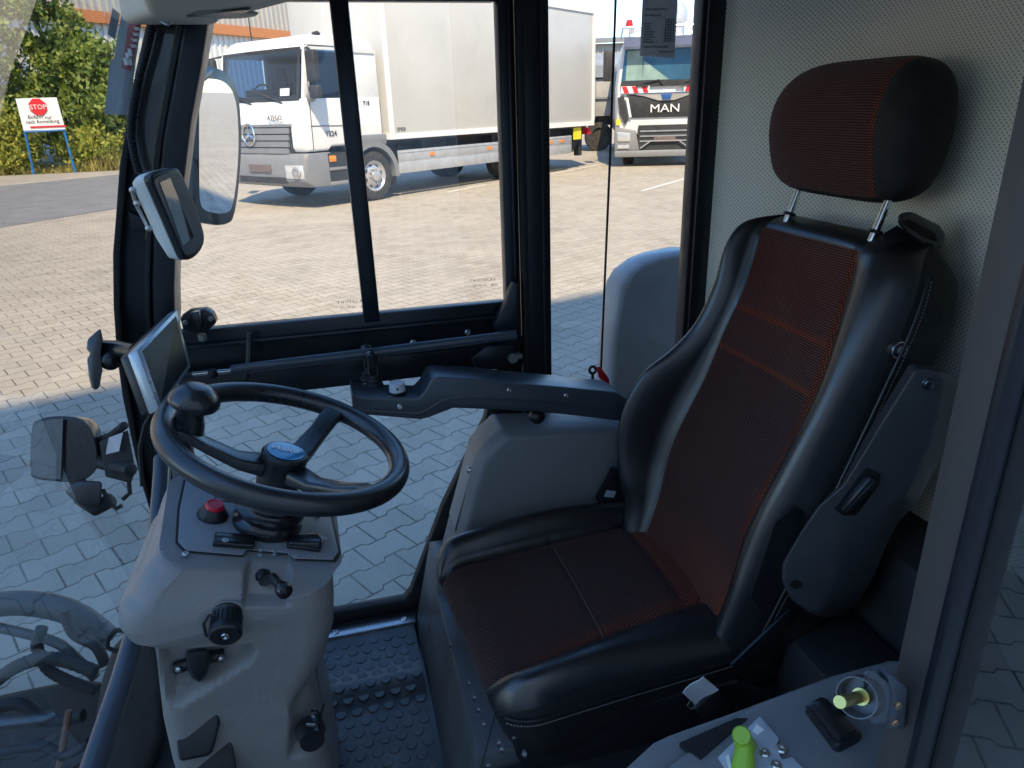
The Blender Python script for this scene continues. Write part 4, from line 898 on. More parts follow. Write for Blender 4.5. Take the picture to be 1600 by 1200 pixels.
k = MB(); k.box((-.42, .36, .24), (.50, .42, .36)); k.build('near_sill', FRM, cv, bev=.01)
# latch striker bracket on the near pillar
BR = mat('bracket_paint', (.10, .12, .15), .4, .3, dirt=.15)
q = lambda x, y, Y=.43: W(x, y, Y=Y)
k = MB(); k.loft([[q(x, y, Y_) for x, y in ((1348, 1048), (1362, 1046), (1388, 1066), (1395, 1085), (1388, 1128), (1365, 1134), (1352, 1118))] for Y_ in (.405, .43)]); lb = k.build('latch_bracket', BR, cv, bev=.004)
k = MB(); k.prism([q(x, y, .41) for x, y in ((1386, 1058), (1396, 1056), (1420, 1076), (1415, 1142), (1388, 1140), (1392, 1085))], (0, .015, 0)); k.build('latch_plate', BR, lb, bev=.003)
pin0, pin1 = q(1312, 1097, .375), q(1354, 1086, .408)
k = MB(); k.tube([pin0, pin1], .0052, 16); k.tube([lerp(pin0, pin1, .75), pin1], .0075, 16); k.build('brass_pin', mat('brass', (.55, .46, .16), .32, 1.), lb)
ax = (pin1 - pin0).normalized(); c = lerp(pin0, pin1, .9)
k = MB(); k.lathe(c - ax * .034, ax, [(0, .031), (.0150, .031), (.0165, .010), (.0175, .010), (.0182, .034), (0, .036)], 28)
k.build('plastic_sleeve', mat('clear_grey_plastic', (.10, .10, .105), .25), lb)
k = MB(); screw(k, q(1403, 1102, .409), (0, -1, 0), .004, .002); screw(k, q(1398, 1129, .409), (0, -1, 0), .004, .002); k.each('bracket_screw', mat('copper_screw', (.45, .3, .2), .4, .8), lb)
# --- moulded near console with switch, plate and lever
ZC = .80
nc = [(1000, 1230), (1075, 1168), (1160, 1108), (1175, 1098), (1300, 1052), (1390, 1028), (1440, 1030), (1450, 1250)]
def cz(x, y, o_=0): return W(x, y, P=(.5, .55, ZC + o_), N=V((-.10, -.05, 1)).normalized())
k = MB(); top = [cz(*p) for p in nc]; k.loft([top, [p + V((.012, .012, -.05)) for p in top], [p + V((.01, .02, -.34)) for p in top]]); GREYC = mat('console_grey_plastic', (.17, .175, .18), .42, var=.08, bump=.6, bs=500, dirt=.2, speck=.3); co_ = k.build('side_console', GREYC, cv, bev=.010, seg=4)
k = MB(); tp2 = [cz(x, y, -.012) for x, y in ((960, 1215), (1020, 1160), (1045, 1148), (1185, 1098), (1230, 1080), (1150, 1130), (1060, 1190), (1030, 1240))]
k.loft([tp2, [p + V((0, 0.01, -.25)) for p in tp2]]); k.build('tray_rim', GREYC, co_, bev=.006)
k = MB(); k.prism([cz(x, y, .003) for x, y in ((1062, 1160), (1150, 1122), (1168, 1122), (1095, 1185))], (0, 0, -.008)); k.build('tray_pocket', BLK, co_)  # flat black plate painted in for the pocket's dark hollow
k = MB(); pp = [cz(x, y, .0035) for x, y in ((1122, 1182), (1186, 1119), (1190, 1120), (1218, 1154), (1212, 1166), (1222, 1186), (1238, 1182), (1270, 1215), (1150, 1225))]
k.prism(pp, (0, 0, -.004)); pn = k.build('switch_plate', mat('pale_blue_plate', (.40, .44, .47), .3, var=.05), co_, bev=.0012)
k = MB()
for px, py in ((1221, 1171), (1195, 1177), (1213, 1196)): screw(k, cz(px, py, .004), (-.1, -.05, 1), .0062, .003)
k.each('plate_screw', STEEL, pn)
k = MB(); k.prism([cz(x, y, .0045) for x, y in ((1182, 1131), (1194, 1140), (1184, 1148), (1176, 1141))], (0, 0, -.002)); k.prism([cz(x, y, .0045) for x, y in ((1134, 1182), (1139, 1178), (1144, 1200), (1140, 1205))], (0, 0, -.002)); k.each('plate_print', SWH, pn)
GRN = mat('lime_green_plastic', (.26, .46, .03), .4, var=.06)
a, b = cz(1166, 1200, .006), cz(1155, 1144, .045)
k = MB(); k.tube([cz(1160, 1215, .004), cz(1162, 1190, .012), cz(1163, 1165, .022), cz(1158, 1150, .034)], [.013, .0125, .010, .008], 16); k.lathe(cz(1158, 1150, .030), (-.35, -.55, .75), [(0, 0), (.0095, 0), (.0105, .006), (.0105, .014), (.009, .016), (0, .016)], 20); k.tube([cz(1170, 1164, .004), cz(1160, 1160, .026)], .010, 12); k.build('green_lever', GRN, co_)
k = MB(); k.prism([cz(x, y, .012) for x, y in ((1258, 1100), (1284, 1085), (1350, 1145), (1312, 1165), (1304, 1160))], (0, 0, -.022)); rs = k.build('rocker_switch', BLKG, co_, bev=.004)
k = MB(); k.prism([cz(x, y, .020) for x, y in ((1268, 1098), (1290, 1088), (1340, 1138), (1312, 1152))], (0, 0, -.012)); k.build('rocker', BLKG, rs, bev=.003)
k = MB(); k.prism([cz(x, y, .035) for x, y in ((1303, 1080), (1322, 1076), (1332, 1088), (1310, 1096))], (0, 0, -.03)); k.build('switch_guard', BLKG, rs, bev=.003)
# --- grey moulded box between seat and far door
pts = [(690, 900), (689, 850), (702, 800), (712, 760), (723, 716), (732, 683), (748, 663), (768, 645), (960, 640), (990, 760), (990, 900)]
bx_ = [tuple(W(x, y, Y=1.46).xz) for x, y in pts]
k = MB(); k.loft([[(x, 1.46, z) for x, z in bx_], [(x, 1.37, z) for x, z in bx_], [(x + .012, 1.345, z - .012) for x, z in bx_]]); sb = k.build('side_box', GREYD, cv, bev=.008, seg=3)
a, b, c_, d_ = [V((x, 0, z)) for x, z in (bx_[1], bx_[5], bx_[5], bx_[1])]
fl_ = (V((bx_[5][0], 0, bx_[5][1])) - V((bx_[1][0], 0, bx_[1][1]))); fn = V((-fl_.z, 0, fl_.x)).normalized()
if fn.x > 0: fn = -fn
k = MB(); p0, p1 = V((bx_[2][0], 0, bx_[2][1])), V((bx_[5][0], 0, bx_[5][1] - .01))
p0 = lerp(p0, p1, .02)
k.prism([p0 + V((0, 1.375, 0)) + fn * .004, p1 + V((0, 1.375, 0)) + fn * .004, p1 + V((0, 1.448, 0)) + fn * .004, p0 + V((0, 1.448, 0)) + fn * .004], -fn * .006); hp_ = k.build('hatch', mat('hatch_grey', (.27, .265, .255), .5, bump=.4, bs=700), sb, bev=.002)
k = MB(); k.prism([p0 + V((0, 1.371, 0)) + fn * .002 - fl_ * .012, p1 + V((0, 1.371, 0)) + fn * .002 + fl_ * .012, p1 + V((0, 1.452, 0)) + fn * .002 + fl_ * .012, p0 + V((0, 1.452, 0)) + fn * .002 - fl_ * .012], -fn * .004); k.build('hatch_gap', RUB, sb)
k = MB(); p = lerp(p0, p1, .80) + V((0, 1.385, 0)) + fn * .004; screw(k, p, fn, .008, .006); k.build('hatch_screw', STEEL, hp_)
# --- rounded grey body panel outside behind the door
k = MB(); q = lambda x, y, Y=1.78: W(x, y, Y=Y)
fo = [(955, 640), (962, 530), (974, 450), (986, 430), (1010, 412), (1035, 402), (1075, 394), (1180, 392), (1180, 700), (948, 700)]
k.loft([[q(*p) for p in fo], [q(*p) + V((-.012, .022, .004)) for p in fo], [q(*p) + V((-.014, .10, 0)) for p in fo]]); k.build('mudguard', mat('grey_gelcoat', (.36, .37, .38), .35, var=.08, dirt=.12), cv, bev=.012, seg=3)
# --- grab rail and duct beside the steering column
P_ = [(254, 716), (252, 760), (246, 830), (235, 900), (213, 985), (190, 1065), (165, 1140), (140, 1215)]
Dd = [1.42, 1.38, 1.32, 1.22, 1.12, 1.05, .99, .94]
k = MB(); k.tube([W(*p, D=d) for p, d in zip(P_, Dd)], .0165, 20); k.build('grab_rail', TUBE, cv)
k = MB(); k.tube([W(x, y, D=1.42) for x, y in ((222, 760), (218, 700), (226, 665), (236, 648))], .004, 8); k.build('cable', RUB, cv)
k = MB(); k.loft([[W(x, y, D=d) for x, y in ((200, 985), (250, 985), (262, 1060), (262, 1150), (235, 1230), (160, 1230), (148, 1130), (160, 1060), (178, 1010))] for d in (1.35, 1.62)]); k.build('air_duct', RUB, cv, bev=.03, seg=4)
k = MB(); k.tube([W(x, y, D=1.30) for x, y in ((195, 985), (180, 985), (168, 998), (168, 1012), (180, 1017), (200, 1012))], .0045, 8); k.build('cable_loop', RUB, cv)

# --- things carried in the cab ------------------------------------------------
PAPER = mat('grey_plastic_card', (.62, .62, .63), .5, var=.04)
tcd = thing('service_card', 'grey printed service record card hanging at the top of the rear side window', 'card', tuple(W(1030, 45, Y=1.49)))
k = MB(); cs = [W(x, y, Y=1.492) for x, y in ((1006, -30), (1061, -30), (1054, 91), (1000, 87))]; k.prism(cs, (0, .003, 0)); k.build('card', PAPER, tcd, bev=.001)
xd = (cs[1] - cs[0]).normalized(); yd = V((0, 0, 1)); o_ = V((0, -.0015, 0))
for (px, py), s_, z_ in (((1008, 16), 'Wartungsnachweis', .0065), ((1008, 25), 'Betriebsstunden', .0055), ((1007, 38), 'Motoröl', .0045), ((1007, 42.5), 'Ölfilter', .0045), ((1006.5, 46.5), 'Luftfilter', .0045), ((1006.5, 51), 'Kraftstofffilter', .0045), ((1006, 55), 'Hydrauliköl', .0045), ((1006, 59), 'Hydraulikfilter', .0045), ((1005.5, 63), 'Getriebe', .0045), ((1005, 67), 'Kühlflüssigkeit', .0045), ((1005, 75), 'Nächste Wartung fällig', .006), ((1030, 82), 'Betriebsstunden', .005)):
    text('card_print', s_, z_, W(px, py, Y=1.491), xd, yd, INK, tcd, .0001)
k = MB()
for i in range(9):
    a = W(1040 - i * .5, 30 + i * 4.3, Y=1.491); b = W(1053 - i * .5, 30 + i * 4.3, Y=1.491); k.box((a.x, 1.4905, a.z - .0003), (b.x, 1.4915, a.z + .0003))
for i in range(4):
    a = W(1041 + i * 4, 30, Y=1.491); b = W(1038 + i * 4, 66, Y=1.491); k.box((a.x - .0003, 1.4903, b.z), (a.x + .0003, 1.4913, a.z))
k.build('card_table', INK, tcd, doubles=False)
kt = thing('ignition_key', 'black ignition key with a red tag standing behind the joystick armrest', 'key', tuple(W(930, 590, Y=1.44)))
k = MB(); c = W(926, 578, Y=1.44)
ringm(k, c, (0.1, -1, .2), .008, .0035, 20); k.box((c.x - .003, c.y - .002, c.z - .03), (c.x + .003, c.y + .002, c.z - .008)); k.build('key', BLKG, kt)
k = MB(); k.prism([W(x, y, Y=1.43) for x, y in ((932, 574), (938, 573), (952, 592), (953, 600), (944, 598), (936, 590))], (0, .004, 0)); k.build('red_tag', RED, kt, bev=.001)

# ================================================================== DRIVER SEAT
st = thing('driver_seat', 'black leather driver seat with dark red dotted fabric, headrest and armrests', 'seat', (.45, 1.08, .60))
BCL = mat('black_cloth', (.006, .006, .007), .7, bump=.8, bs=900)
def cy(x): return 1.062 + .07 * (x - .15)
SLP = math.atan(.36); NB = V((-math.cos(SLP), 0, math.sin(SLP))); UB = V((math.sin(SLP), 0, math.cos(SLP)))
def seatmesh(name, rings, uvs, trim_sheens, fabidx, mats, parent, caps=True):
    """closed loops with per-vertex uv and trim; fabric where both ring and point index say so"""
    me = bpy.data.meshes.new(name); n = len(rings[0]); vs_ = [tuple(p) for r in rings for p in r]; fs = []; mi = []; ring = len(rings)
    for k in range(ring - 1):
        for i in range(n):
            j = (i + 1) % n; fs.append((k * n + i, k * n + j, (k + 1) * n + j, (k + 1) * n + i)); mi.append(int(fabidx(k, i)))
    if caps: fs.append(tuple(range(n))[::-1]); fs.append(tuple((ring - 1) * n + i for i in range(n))); mi += [0, 0]
    me.from_pydata(vs_, [], fs)
    for x in mats: me.materials.append(x)
    me.polygons.foreach_set('material_index', mi)
    uvl = me.uv_layers.new(name='UVMap')
    for lo in me.loops: uvl.data[lo.index].uv = uvs[lo.vertex_index]
    at = me.attributes.new('trim_sheen', 'FLOAT', 'POINT'); at.data.foreach_set('value', trim_sheens)
    bm = bmesh.new(); bm.from_mesh(me); bmesh.ops.recalc_face_normals(bm, faces=bm.faces)
    for f in bm.faces: f.smooth = True
    bm.to_mesh(me); bm.free()
    o = bpy.data.objects.new(name, me); sc.collection.objects.link(o)
    if parent: attach(o, parent)
    return o
# ---- backrest
bol = [(.60, .035), (.66, .05), (.72, .085), (.80, .118), (.87, .128), (.94, .115), (1.0, .075), (1.06, .05), (1.14, .045), (1.22, .05), (1.28, .03), (1.31, .01)]
hw_ = [(.58, .225), (.75, .243), (.90, .244), (1.02, .238), (1.12, .230), (1.20, .214), (1.26, .188), (1.31, .150)]   # far half width
hn_ = [(.58, .225), (.75, .238), (.90, .238), (1.02, .240), (1.12, .242), (1.20, .240), (1.26, .230), (1.31, .200)]   # near half width
bn_ = [(.58, .02), (.66, .035), (.75, .050), (.85, .060), (.95, .062), (1.05, .055), (1.15, .046), (1.24, .036), (1.31, .01)]
NU, NF = 12, 38
hf_ = [(.60, .150), (.75, .152), (1.0, .150), (1.15, .142), (1.28, .130), (1.30, .12)]
seams = (1.035, 1.115)
fyf = [(.58, 1.205), (.70, 1.228), (.78, 1.245), (.90, 1.243), (1.01, 1.232), (1.13, 1.224), (1.22, 1.238), (1.30, 1.25)]   # fabric edge, far side (y)
fyn = [(.58, .915), (.70, .921), (.79, .936), (.93, .928), (1.06, .924), (1.16, .944), (1.24, .966), (1.30, .985)]          # fabric edge, near side
oyf = [(.58, 1.285), (.70, 1.305), (.85, 1.315), (1.0, 1.305), (1.12, 1.296), (1.20, 1.292), (1.26, 1.282), (1.31, 1.250)]  # outer edge, far side
oyn = [(.58, .855), (.70, .848), (.90, .842), (1.10, .842), (1.20, .846), (1.26, .862), (1.31, .900)]                      # outer edge, near side
bn_ = [(.58, .015), (.66, .024), (.75, .034), (.85, .040), (.95, .036), (1.05, .030), (1.15, .026), (1.24, .020), (1.31, .006)]
def uslots(a, b, c, d):
    """lateral stations: near bolster a..b, fabric b..c, far bolster c..d"""
    o = []
    for i in range(NU): o.append(('n', i / NU, lerp(a, b, i / NU)))
    for i in range(NF + 1): o.append(('f', abs(2 * i / NF - 1), lerp(b, c, i / NF)))
    for i in range(1, NU + 1): o.append(('r', i / NU, lerp(c, d, i / NU)))
    return o
NP = NU + NF + 1 + NU
def backring(z, i_, nlev):
    X = .60 + .36 * (z - .62); yc = cy(X); b = interp(z, bol); bn = interp(z, bn_)
    A_, B_, C2, D2 = [interp(z, t_) - yc for t_ in (oyn, fyn, fyf, oyf)]
    top = sstep(z, 1.235, 1.306); pts = []
    gr_ = sum(-.007 * math.exp(-((z - s) / .005) ** 2) for s in seams) + (-.006 * math.exp(-((z - 1.262) / .006) ** 2))
    puff = .006 * math.cos((z - 1.075) * 26); hf = (C2 - B_) / 2
    for kd, q, y in uslots(A_, B_, C2, D2):
        if kd == 'f': f = .012 * q ** 2 + gr_ * (1 - q ** 8) + puff * .5 - .006 * math.exp(-((1 - q) * hf / .005) ** 2)
        elif kd == 'n': q = 1 - q; f = .010 + bn * math.sin(math.pi * min(1, q * .9)) ** 1.15 - .034 * q ** 3.2
        else: f = .010 + b * math.sin(math.pi * min(1, q * .97) ** .9) ** .85 - .026 * q ** 3.
        pts.append((y, f))
    th = .105; h, hn = D2, -A_
    for y_, f in ((h + .004, -.045), (h + .004, -.075), (h - .004, -th), (h - .03, -th - .012)): pts.append((y_, f))
    for i in range(7): pts.append((lerp(h - .06, -hn + .06, i / 6), -th - .015))
    for y_, f in ((-hn + .03, -th - .012), (-hn + .004, -th), (-hn - .004, -.075), (-hn - .004, -.045)): pts.append((y_, f))
    c = (-.05); out = []
    for y_, f in pts:
        f2 = c + (f - c) * math.sqrt(max(.0004, 1 - top ** 2.2))
        out.append(V((X, yc + y_, z)) + NB * f2)
    return out, pts
zs = [.58 + (1.30 - .58) * i / 110 for i in range(111)]
zs = zs[:-1] + [1.2985, 1.302, 1.304]
rings, uvs, trim_sheens = [], [], []
for i, z in enumerate(zs):
    r_, p_ = backring(z, i, len(zs)); rings.append(r_); X_ = .60 + .36 * (z - .62); eb, ec = interp(z, fyn) - cy(X_), interp(z, fyf) - cy(X_)
    for (y, f) in p_:
        uvs.append((y, z * 1.06))
        tr_ = .16 + .26 * sstep(z, .98, 1.2)  # redder upper fabric: angle-dependent sheen put into the colour
        tr_ = max(tr_, 1.1 * math.exp(-((y - eb) / .011) ** 2), .8 * math.exp(-((y - ec) / .008) ** 2), *[1.3 * math.exp(-((z - s - .004) / .0055) ** 2) for s in seams])
        tr_ = max(tr_, .5 * sstep(.80 - z, 0, .15) * (1 if y < 0 else .6))
        trim_sheens.append(tr_)
def bfab(k, i):
    return 1 if (NU <= i < NU + NF and zs[k] < 1.262) else (2 if i >= NP else 0)
back = seatmesh('backrest', rings, uvs, trim_sheens, bfab, [LEA, FAB, BCL], st)
def bp(y, z, f=0): X = .60 + .36 * (z - .62); return V((X, cy(X) + y, z)) + NB * f
THR = mat('grey_stitching', (.20, .19, .18), .7); PIP = mat('leather_piping', (.012, .012, .013), .35)
def stitched(fn, n, mb, r=.0009, duty=.6):
    for i in range(n): mb.tube([fn((i + .1) / n), fn((i + .1 + duty) / n)], r, 5)
def nb_seam(t, off=0, side=-1):
    z = lerp(.66, 1.255, t); X_ = .60 + .36 * (z - .62); y = interp(z, oyn) - cy(X_) - .0035 if side < 0 else interp(z, oyf) - cy(X_) + .0035; return bp(y, z, -.030 + off)
for sd_ in (-1, 1):
    k = MB(); k.tube([nb_seam(i / 60, 0, sd_) for i in range(61)], .0028, 8); k.build('side_piping', PIP, back)
k = MB(); stitched(lambda t: nb_seam(t, -.009), 110, k); tag(k.build('stitching', THR, back, doubles=False), kind='stuff')
# lumbar button and side cover
k = MB(); c = W(1400, 545, Y=.8475); k.lathe(c, (0, -1, 0), [(0, 0), (.019, 0), (.019, .004), (.015, .008), (.013, .006), (0, .006)], 28); bt = k.build('lumbar_knob', BLKG, back)
k = MB(); ringm(k, c + V((0, -.007, 0)), (0, -1, 0), .0125, .0016, 28); k.prism([c + V((dx, -.0065, dz)) for dx, dz in ((-.004, -.004), (.003, -.006), (.006, .001), (.002, .000), (.003, .006), (-.001, .006))], (0, -.0015, 0)); k.build('knob_ring', mat('satin_chrome', (.5, .52, .55), .3, 1.), bt)
# ---- headrest : side profile swept across
hp_ = [(.862, 1.345), (.846, 1.39), (.838, 1.44), (.840, 1.49), (.855, 1.53), (.885, 1.555), (.925, 1.558), (.955, 1.535), (.968, 1.49), (.965, 1.43), (.950, 1.375), (.930, 1.345), (.895, 1.335)]
cl = []
for i in range(len(hp_)):
    p0, p1, p2, p3 = [V((*hp_[(i + j) % len(hp_)], 0)) for j in (-1, 0, 1, 2)]
    for j in range(6):
        t = j / 6; cl.append(.5 * ((2 * p1) + (p2 - p0) * t + (2 * p0 - 5 * p1 + 4 * p2 - p3) * t * t + (3 * p1 - p0 - 3 * p2 + p3) * t ** 3))
ccx, ccz = .90, 1.44; rings, uvs, trim_sheens = [], [], []; ys_ = [-1 + 2 * i / 60 for i in range(61)]
HW, HC = .196, 1.130
for j, u in enumerate(ys_):
    s_ = (1 - abs(u) ** (6 if u < 0 else 3.8)) ** (.34 if u < 0 else .46); s_ = max(s_, .02)
    groove = 1 - .02 * math.exp(-((u + .70) / .02) ** 2)
    arc = 0; prev = None; ring = []
    for p in cl:
        x = ccx + (p.x - ccx) * s_ * groove; z = ccz + (p.y - ccz) * (s_ if u > 0 else s_ ** .8) * groove; x += .012 * u * u * 0 
        q_ = V((x - .05 * u * 0, HC + u * HW, z)); ring.append(q_); arc += (p - prev).length if prev else 0; prev = p
        uvs.append((u * HW, arc)); trim_sheens.append(max(.26, .8 * math.exp(-((u + .68) / .035) ** 2)))
    rings.append(ring)
nfr = len(cl)
hr = seatmesh('headrest', rings, uvs, trim_sheens, lambda k, i: ys_[k] > -.72 and (i < 6 * 6 + 3), [mat('black_cloth', (.014, .014, .016), .9, bump=.8, bs=900), FAB], st)
for dy, px, py in ((.084, 1235, 296), (-.147, 1390, 345)):
    k = MB(); z0, z1 = 1.27, 1.37; xb = .60 + .36 * (1.29 - .62) + .012
    k.tube([(xb + .002, HC + dy, z0), (xb + .034, HC + dy, z1)], .0068, 20); k.build('headrest_post', CHROME, st)
    k = MB(); k.lathe((xb + .010, HC + dy, 1.292), (.33, 0, 1), [(0, 0), (.012, 0), (.011, .006), (0, .006)], 20); k.build('post_socket', BLK, back)
# ---- cushion
cb_far = [(.10, .03), (.20, .048), (.40, .055), (.55, .04), (.66, .02)]
cb_near = [(.10, .022), (.20, .040), (.32, .040), (.45, .024), (.60, .012), (.66, .01)]
rings, uvs, trim_sheens = [], [], []
xs = [.128 + .0012 * i for i in range(6)] + [.138 + .008 * i for i in range(70)]
def nearf(x): return lerp(-.165, -.118, sstep(x, .15, .62))
def cush(x):
    t = max(0, min(1, (x - .128) / .05)); rnd = math.sqrt(max(0, 1 - (1 - t) ** 2)); cr_ = 1 - math.sqrt(max(0, 1 - (1 - min(1, (x - .128) / .09)) ** 2.4))
    zt = .618 + .010 * math.sin((x - .15) * 3) ; h = .240 - .035 * cr_; hn = .238 - .055 * cr_; nf, ff = nearf(x) + .02 * cr_, .168 - .02 * cr_
    seam = -.004 * math.exp(-((x - .385) / .004) ** 2) - .007 * math.exp(-((x - .56) / .006) ** 2)
    zb = .49 + .03 * (1 - rnd); pts = []
    st_ = [('n', i / NU, lerp(-hn, nf, i / NU)) for i in range(NU)] + [('f', 0, lerp(nf, ff, i / NF)) for i in range(NF + 1)] + [('r', i / NU, lerp(ff, h, i / NU)) for i in range(1, NU + 1)]
    for kd, q, y in st_:
        if kd == 'f': z = zt + seam - .007 * (math.exp(-((y - nf) / .005) ** 2) + math.exp(-((ff - y) / .005) ** 2)) + .006 * math.cos(y * 9)
        elif kd == 'r': z = zt + interp(x, cb_far) * math.sin(math.pi * q * .86) ** .7 - .012 * q ** 3
        else: q = 1 - q; z = zt + interp(x, cb_near) * math.sin(math.pi * q * .80) ** .7 - .030 * q ** 3.4
        pts.append((y, z))
    for y, z in ((h + .006, .575), (h + .008, .53), (h, .50), (h - .03, zb)): pts.append((y, z))
    for i in range(5): pts.append((lerp(h - .06, -hn + .06, i / 4), zb - .005))
    for y, z in ((-hn + .03, zb), (-hn + .006, .50), (-hn - .002, .54), (-hn - .004, .590)): pts.append((y, z))
    c = .555; out = []
    for y, z in pts:
        z2 = c + (z - c) * (.30 + .70 * rnd); fd = 1 - sstep(x, .128, .42)
        out.append((x + fd * (.040 * (.5 - y / .48) + .30 * max(0, .60 - z2)), cy(x) + y, z2))
    return out, pts
for x in xs:
    r_, p_ = cush(x); rings.append(r_)
    for j, (y, z) in enumerate(p_):
        uvs.append((y, x * 1.0 if x > .15 else x * 2 - .15)); nf, ff = nearf(x), .168
        trim_sheens.append(max(.04 + .10 * sstep(x, .4, .6), .55 * math.exp(-((y - nf) / .03) ** 2) * sstep(x, .14, .3), .75 * sstep(x, .555, .575), .35 * math.exp(-((ff - y) / .02) ** 2)))  # duller cushion sheen painted by the base level; edge terms are trim
def cfab(k, i): return 1 if NU <= i < NU + NF else (2 if i >= NP else 0)
cu_ = seatmesh('seat_cushion', rings, uvs, trim_sheens, cfab, [LEA, FAB, BCL], st)
# fabric front roll : covers the rounded front
k = MB()
def cs_(t, dz=0): x = lerp(.142, .62, t); cr_ = 1 - math.sqrt(max(0, 1 - (1 - min(1, (x - .128) / .09)) ** 2.4)); fd = 1 - sstep(x, .128, .42); return V((x + fd * .041, cy(x) - .2428 + .055 * cr_, .596 + dz))
k.tube([cs_(i / 50) for i in range(51)], .0026, 8);  k.build('side_piping', PIP, cu_, doubles=False)
k = MB(); stitched(lambda t: cs_(t, -.010) + V((0, -.0012, 0)), 90, k); tag(k.build('stitching', THR, cu_, doubles=False), kind='stuff')
k = MB()
def fs_(t, dx=0): y = lerp(-.15, .165, t); return V((.387 + dx, cy(.387) + y, .6245 + .006 * math.cos(y * 9) - .003))
k.tube([fs_(i / 20) for i in range(21)], .0011, 6); k.build('centre_seam', mat('seam_thread', (.10, .075, .07), .8), cu_)
# tray under the cushion and suspension
k = MB(); sh = [(.190, .548), (.200, .500), (.222, .474), (.28, .455), (.64, .455), (.66, .52), (.60, .56), (.2, .555)]
k.loft([[(x, y, z) for x, z in sh] for y in (cy(.4) - .240, cy(.4) - .225, cy(.4) + .225, cy(.4) + .235)]); k.build('seat_pan', BLKG, st, bev=.010, seg=3)
k = MB(); k.loft([[(lerp(.20 + .012 * (i % 2), .62, 0), y, z), (.66, y, z)][0:1] + [(.66, y, z), (.66, y2, z), (.20 + .012 * (i % 2), y2, z)] for i, (z, y, y2) in enumerate([(.30 + .02 * j, cy(.4) - .19 + .012 * (j % 2), cy(.4) + .19 - .012 * (j % 2)) for j in range(9)])]); k.build('suspension_bellows', RUB, st, smooth=False)
k = MB(); a = W(1145, 1040, Y=.85); k.prism([W(x, y, Y=.835) for x, y in ((1142, 1040), (1200, 985), (1235, 952), (1240, 962), (1210, 1000), (1160, 1044))], (0, .006, 0)); k.build('belt_tongue_arm', FRM, st, bev=.002)
k = MB(); k.loft([[W(x, y, Y=Y_) for x, y in ((1170, 935), (1210, 815), (1240, 790), (1260, 800), (1300, 960), (1230, 1010))] for Y_ in (.845, .87)]); k.build('recliner_cover', BLK, st, bev=.008)
# ---- raised near armrest
NA = V((-.36, -.93, -.04)).normalized(); PA = W(1365, 765, Y=.785)
q = lambda x, y, Y=.795: W(x, y, P=PA + NA * (.795 - Y), N=NA)
ar = [(1429, 575), (1450, 577), (1482, 584), (1508, 600), (1505, 635), (1490, 672), (1462, 720), (1428, 775), (1398, 815), (1380, 850), (1362, 905), (1338, 945), (1300, 962), (1262, 955), (1235, 935), (1221, 908), (1222, 880), (1250, 832), (1278, 791), (1316, 758), (1345, 712), (1375, 662)]
fa_ = [(1430, 576), (1450, 578), (1472, 584), (1474, 597), (1466, 640), (1452, 690), (1436, 735), (1415, 772), (1388, 795), (1352, 815), (1325, 850), (1308, 895), (1300, 935), (1282, 956), (1262, 954), (1235, 935), (1222, 908), (1223, 880), (1251, 832), (1279, 791), (1317, 758), (1346, 712), (1376, 662)]
mid = [(1429, 575), (1450, 577), (1482, 584), (1508, 600), (1505, 640), (1492, 680), (1462, 735), (1435, 785), (1405, 818), (1388, 850), (1368, 900), (1344, 942), (1318, 962), (1288, 966), (1262, 957), (1235, 936), (1221, 908), (1222, 880), (1250, 832), (1278, 791), (1316, 758), (1345, 712), (1375, 662)]
k = MB(); P0 = [q(*p) for p in fa_]; P1 = [q(x, y, .832) for x, y in mid]
k.loft([P0, P1, [p - NA * .022 for p in P1]])
na = k.build('near_armrest', mat('dark_armrest_plastic', (.055, .058, .064), .40, bump=.4, bs=900), st, bev=.006, seg=3, ang=28)
k = MB(); screw(k, q(1451, 600, .7935), NA, .0068, .003); ringm(k, q(1451, 600, .7935), NA, .0085, .0012); k.build('armrest_screw', mat('dark_screw', (.12, .13, .14), .3, .9), na)
k = MB(); k.prism([q(x, y, .7925) for x, y in ((1349, 735), (1357, 731), (1376, 741), (1374, 757), (1338, 805), (1318, 806), (1304, 797))], -NA * .004); sl_ = k.build('thumbwheel_slot', BLKG, na, bev=.001)
a, b = q(1362, 745, .797), q(1316, 797, .797); axd = (b - a).normalized()
k = MB(); n_ = 28; R_ = .013
def wheelring(r): return [(math.cos(2 * math.pi * i / n_) * (r if i % 2 else r * .9), math.sin(2 * math.pi * i / n_) * (r if i % 2 else r * .9)) for i in range(n_)]
nx_ = axd.cross(-NA).normalized()
k.loft([[p + nx_ * u + -NA * v for u, v in wheelring(rr)] for p, rr in ((a, R_ * .8), (lerp(a, b, .05), R_), (lerp(a, b, .92), R_ * .9), (b, R_ * .6))]); k.build('thumbwheel', BLK, sl_)
k = MB(); k.lathe(q(1243, 913, .7935), NA, [(0, .0005), (.0085, .0005), (.0085, .001), (0, .001)], 20); k.build('pivot_hole', mat('hole_black', (.003, .003, .003), .9), na)
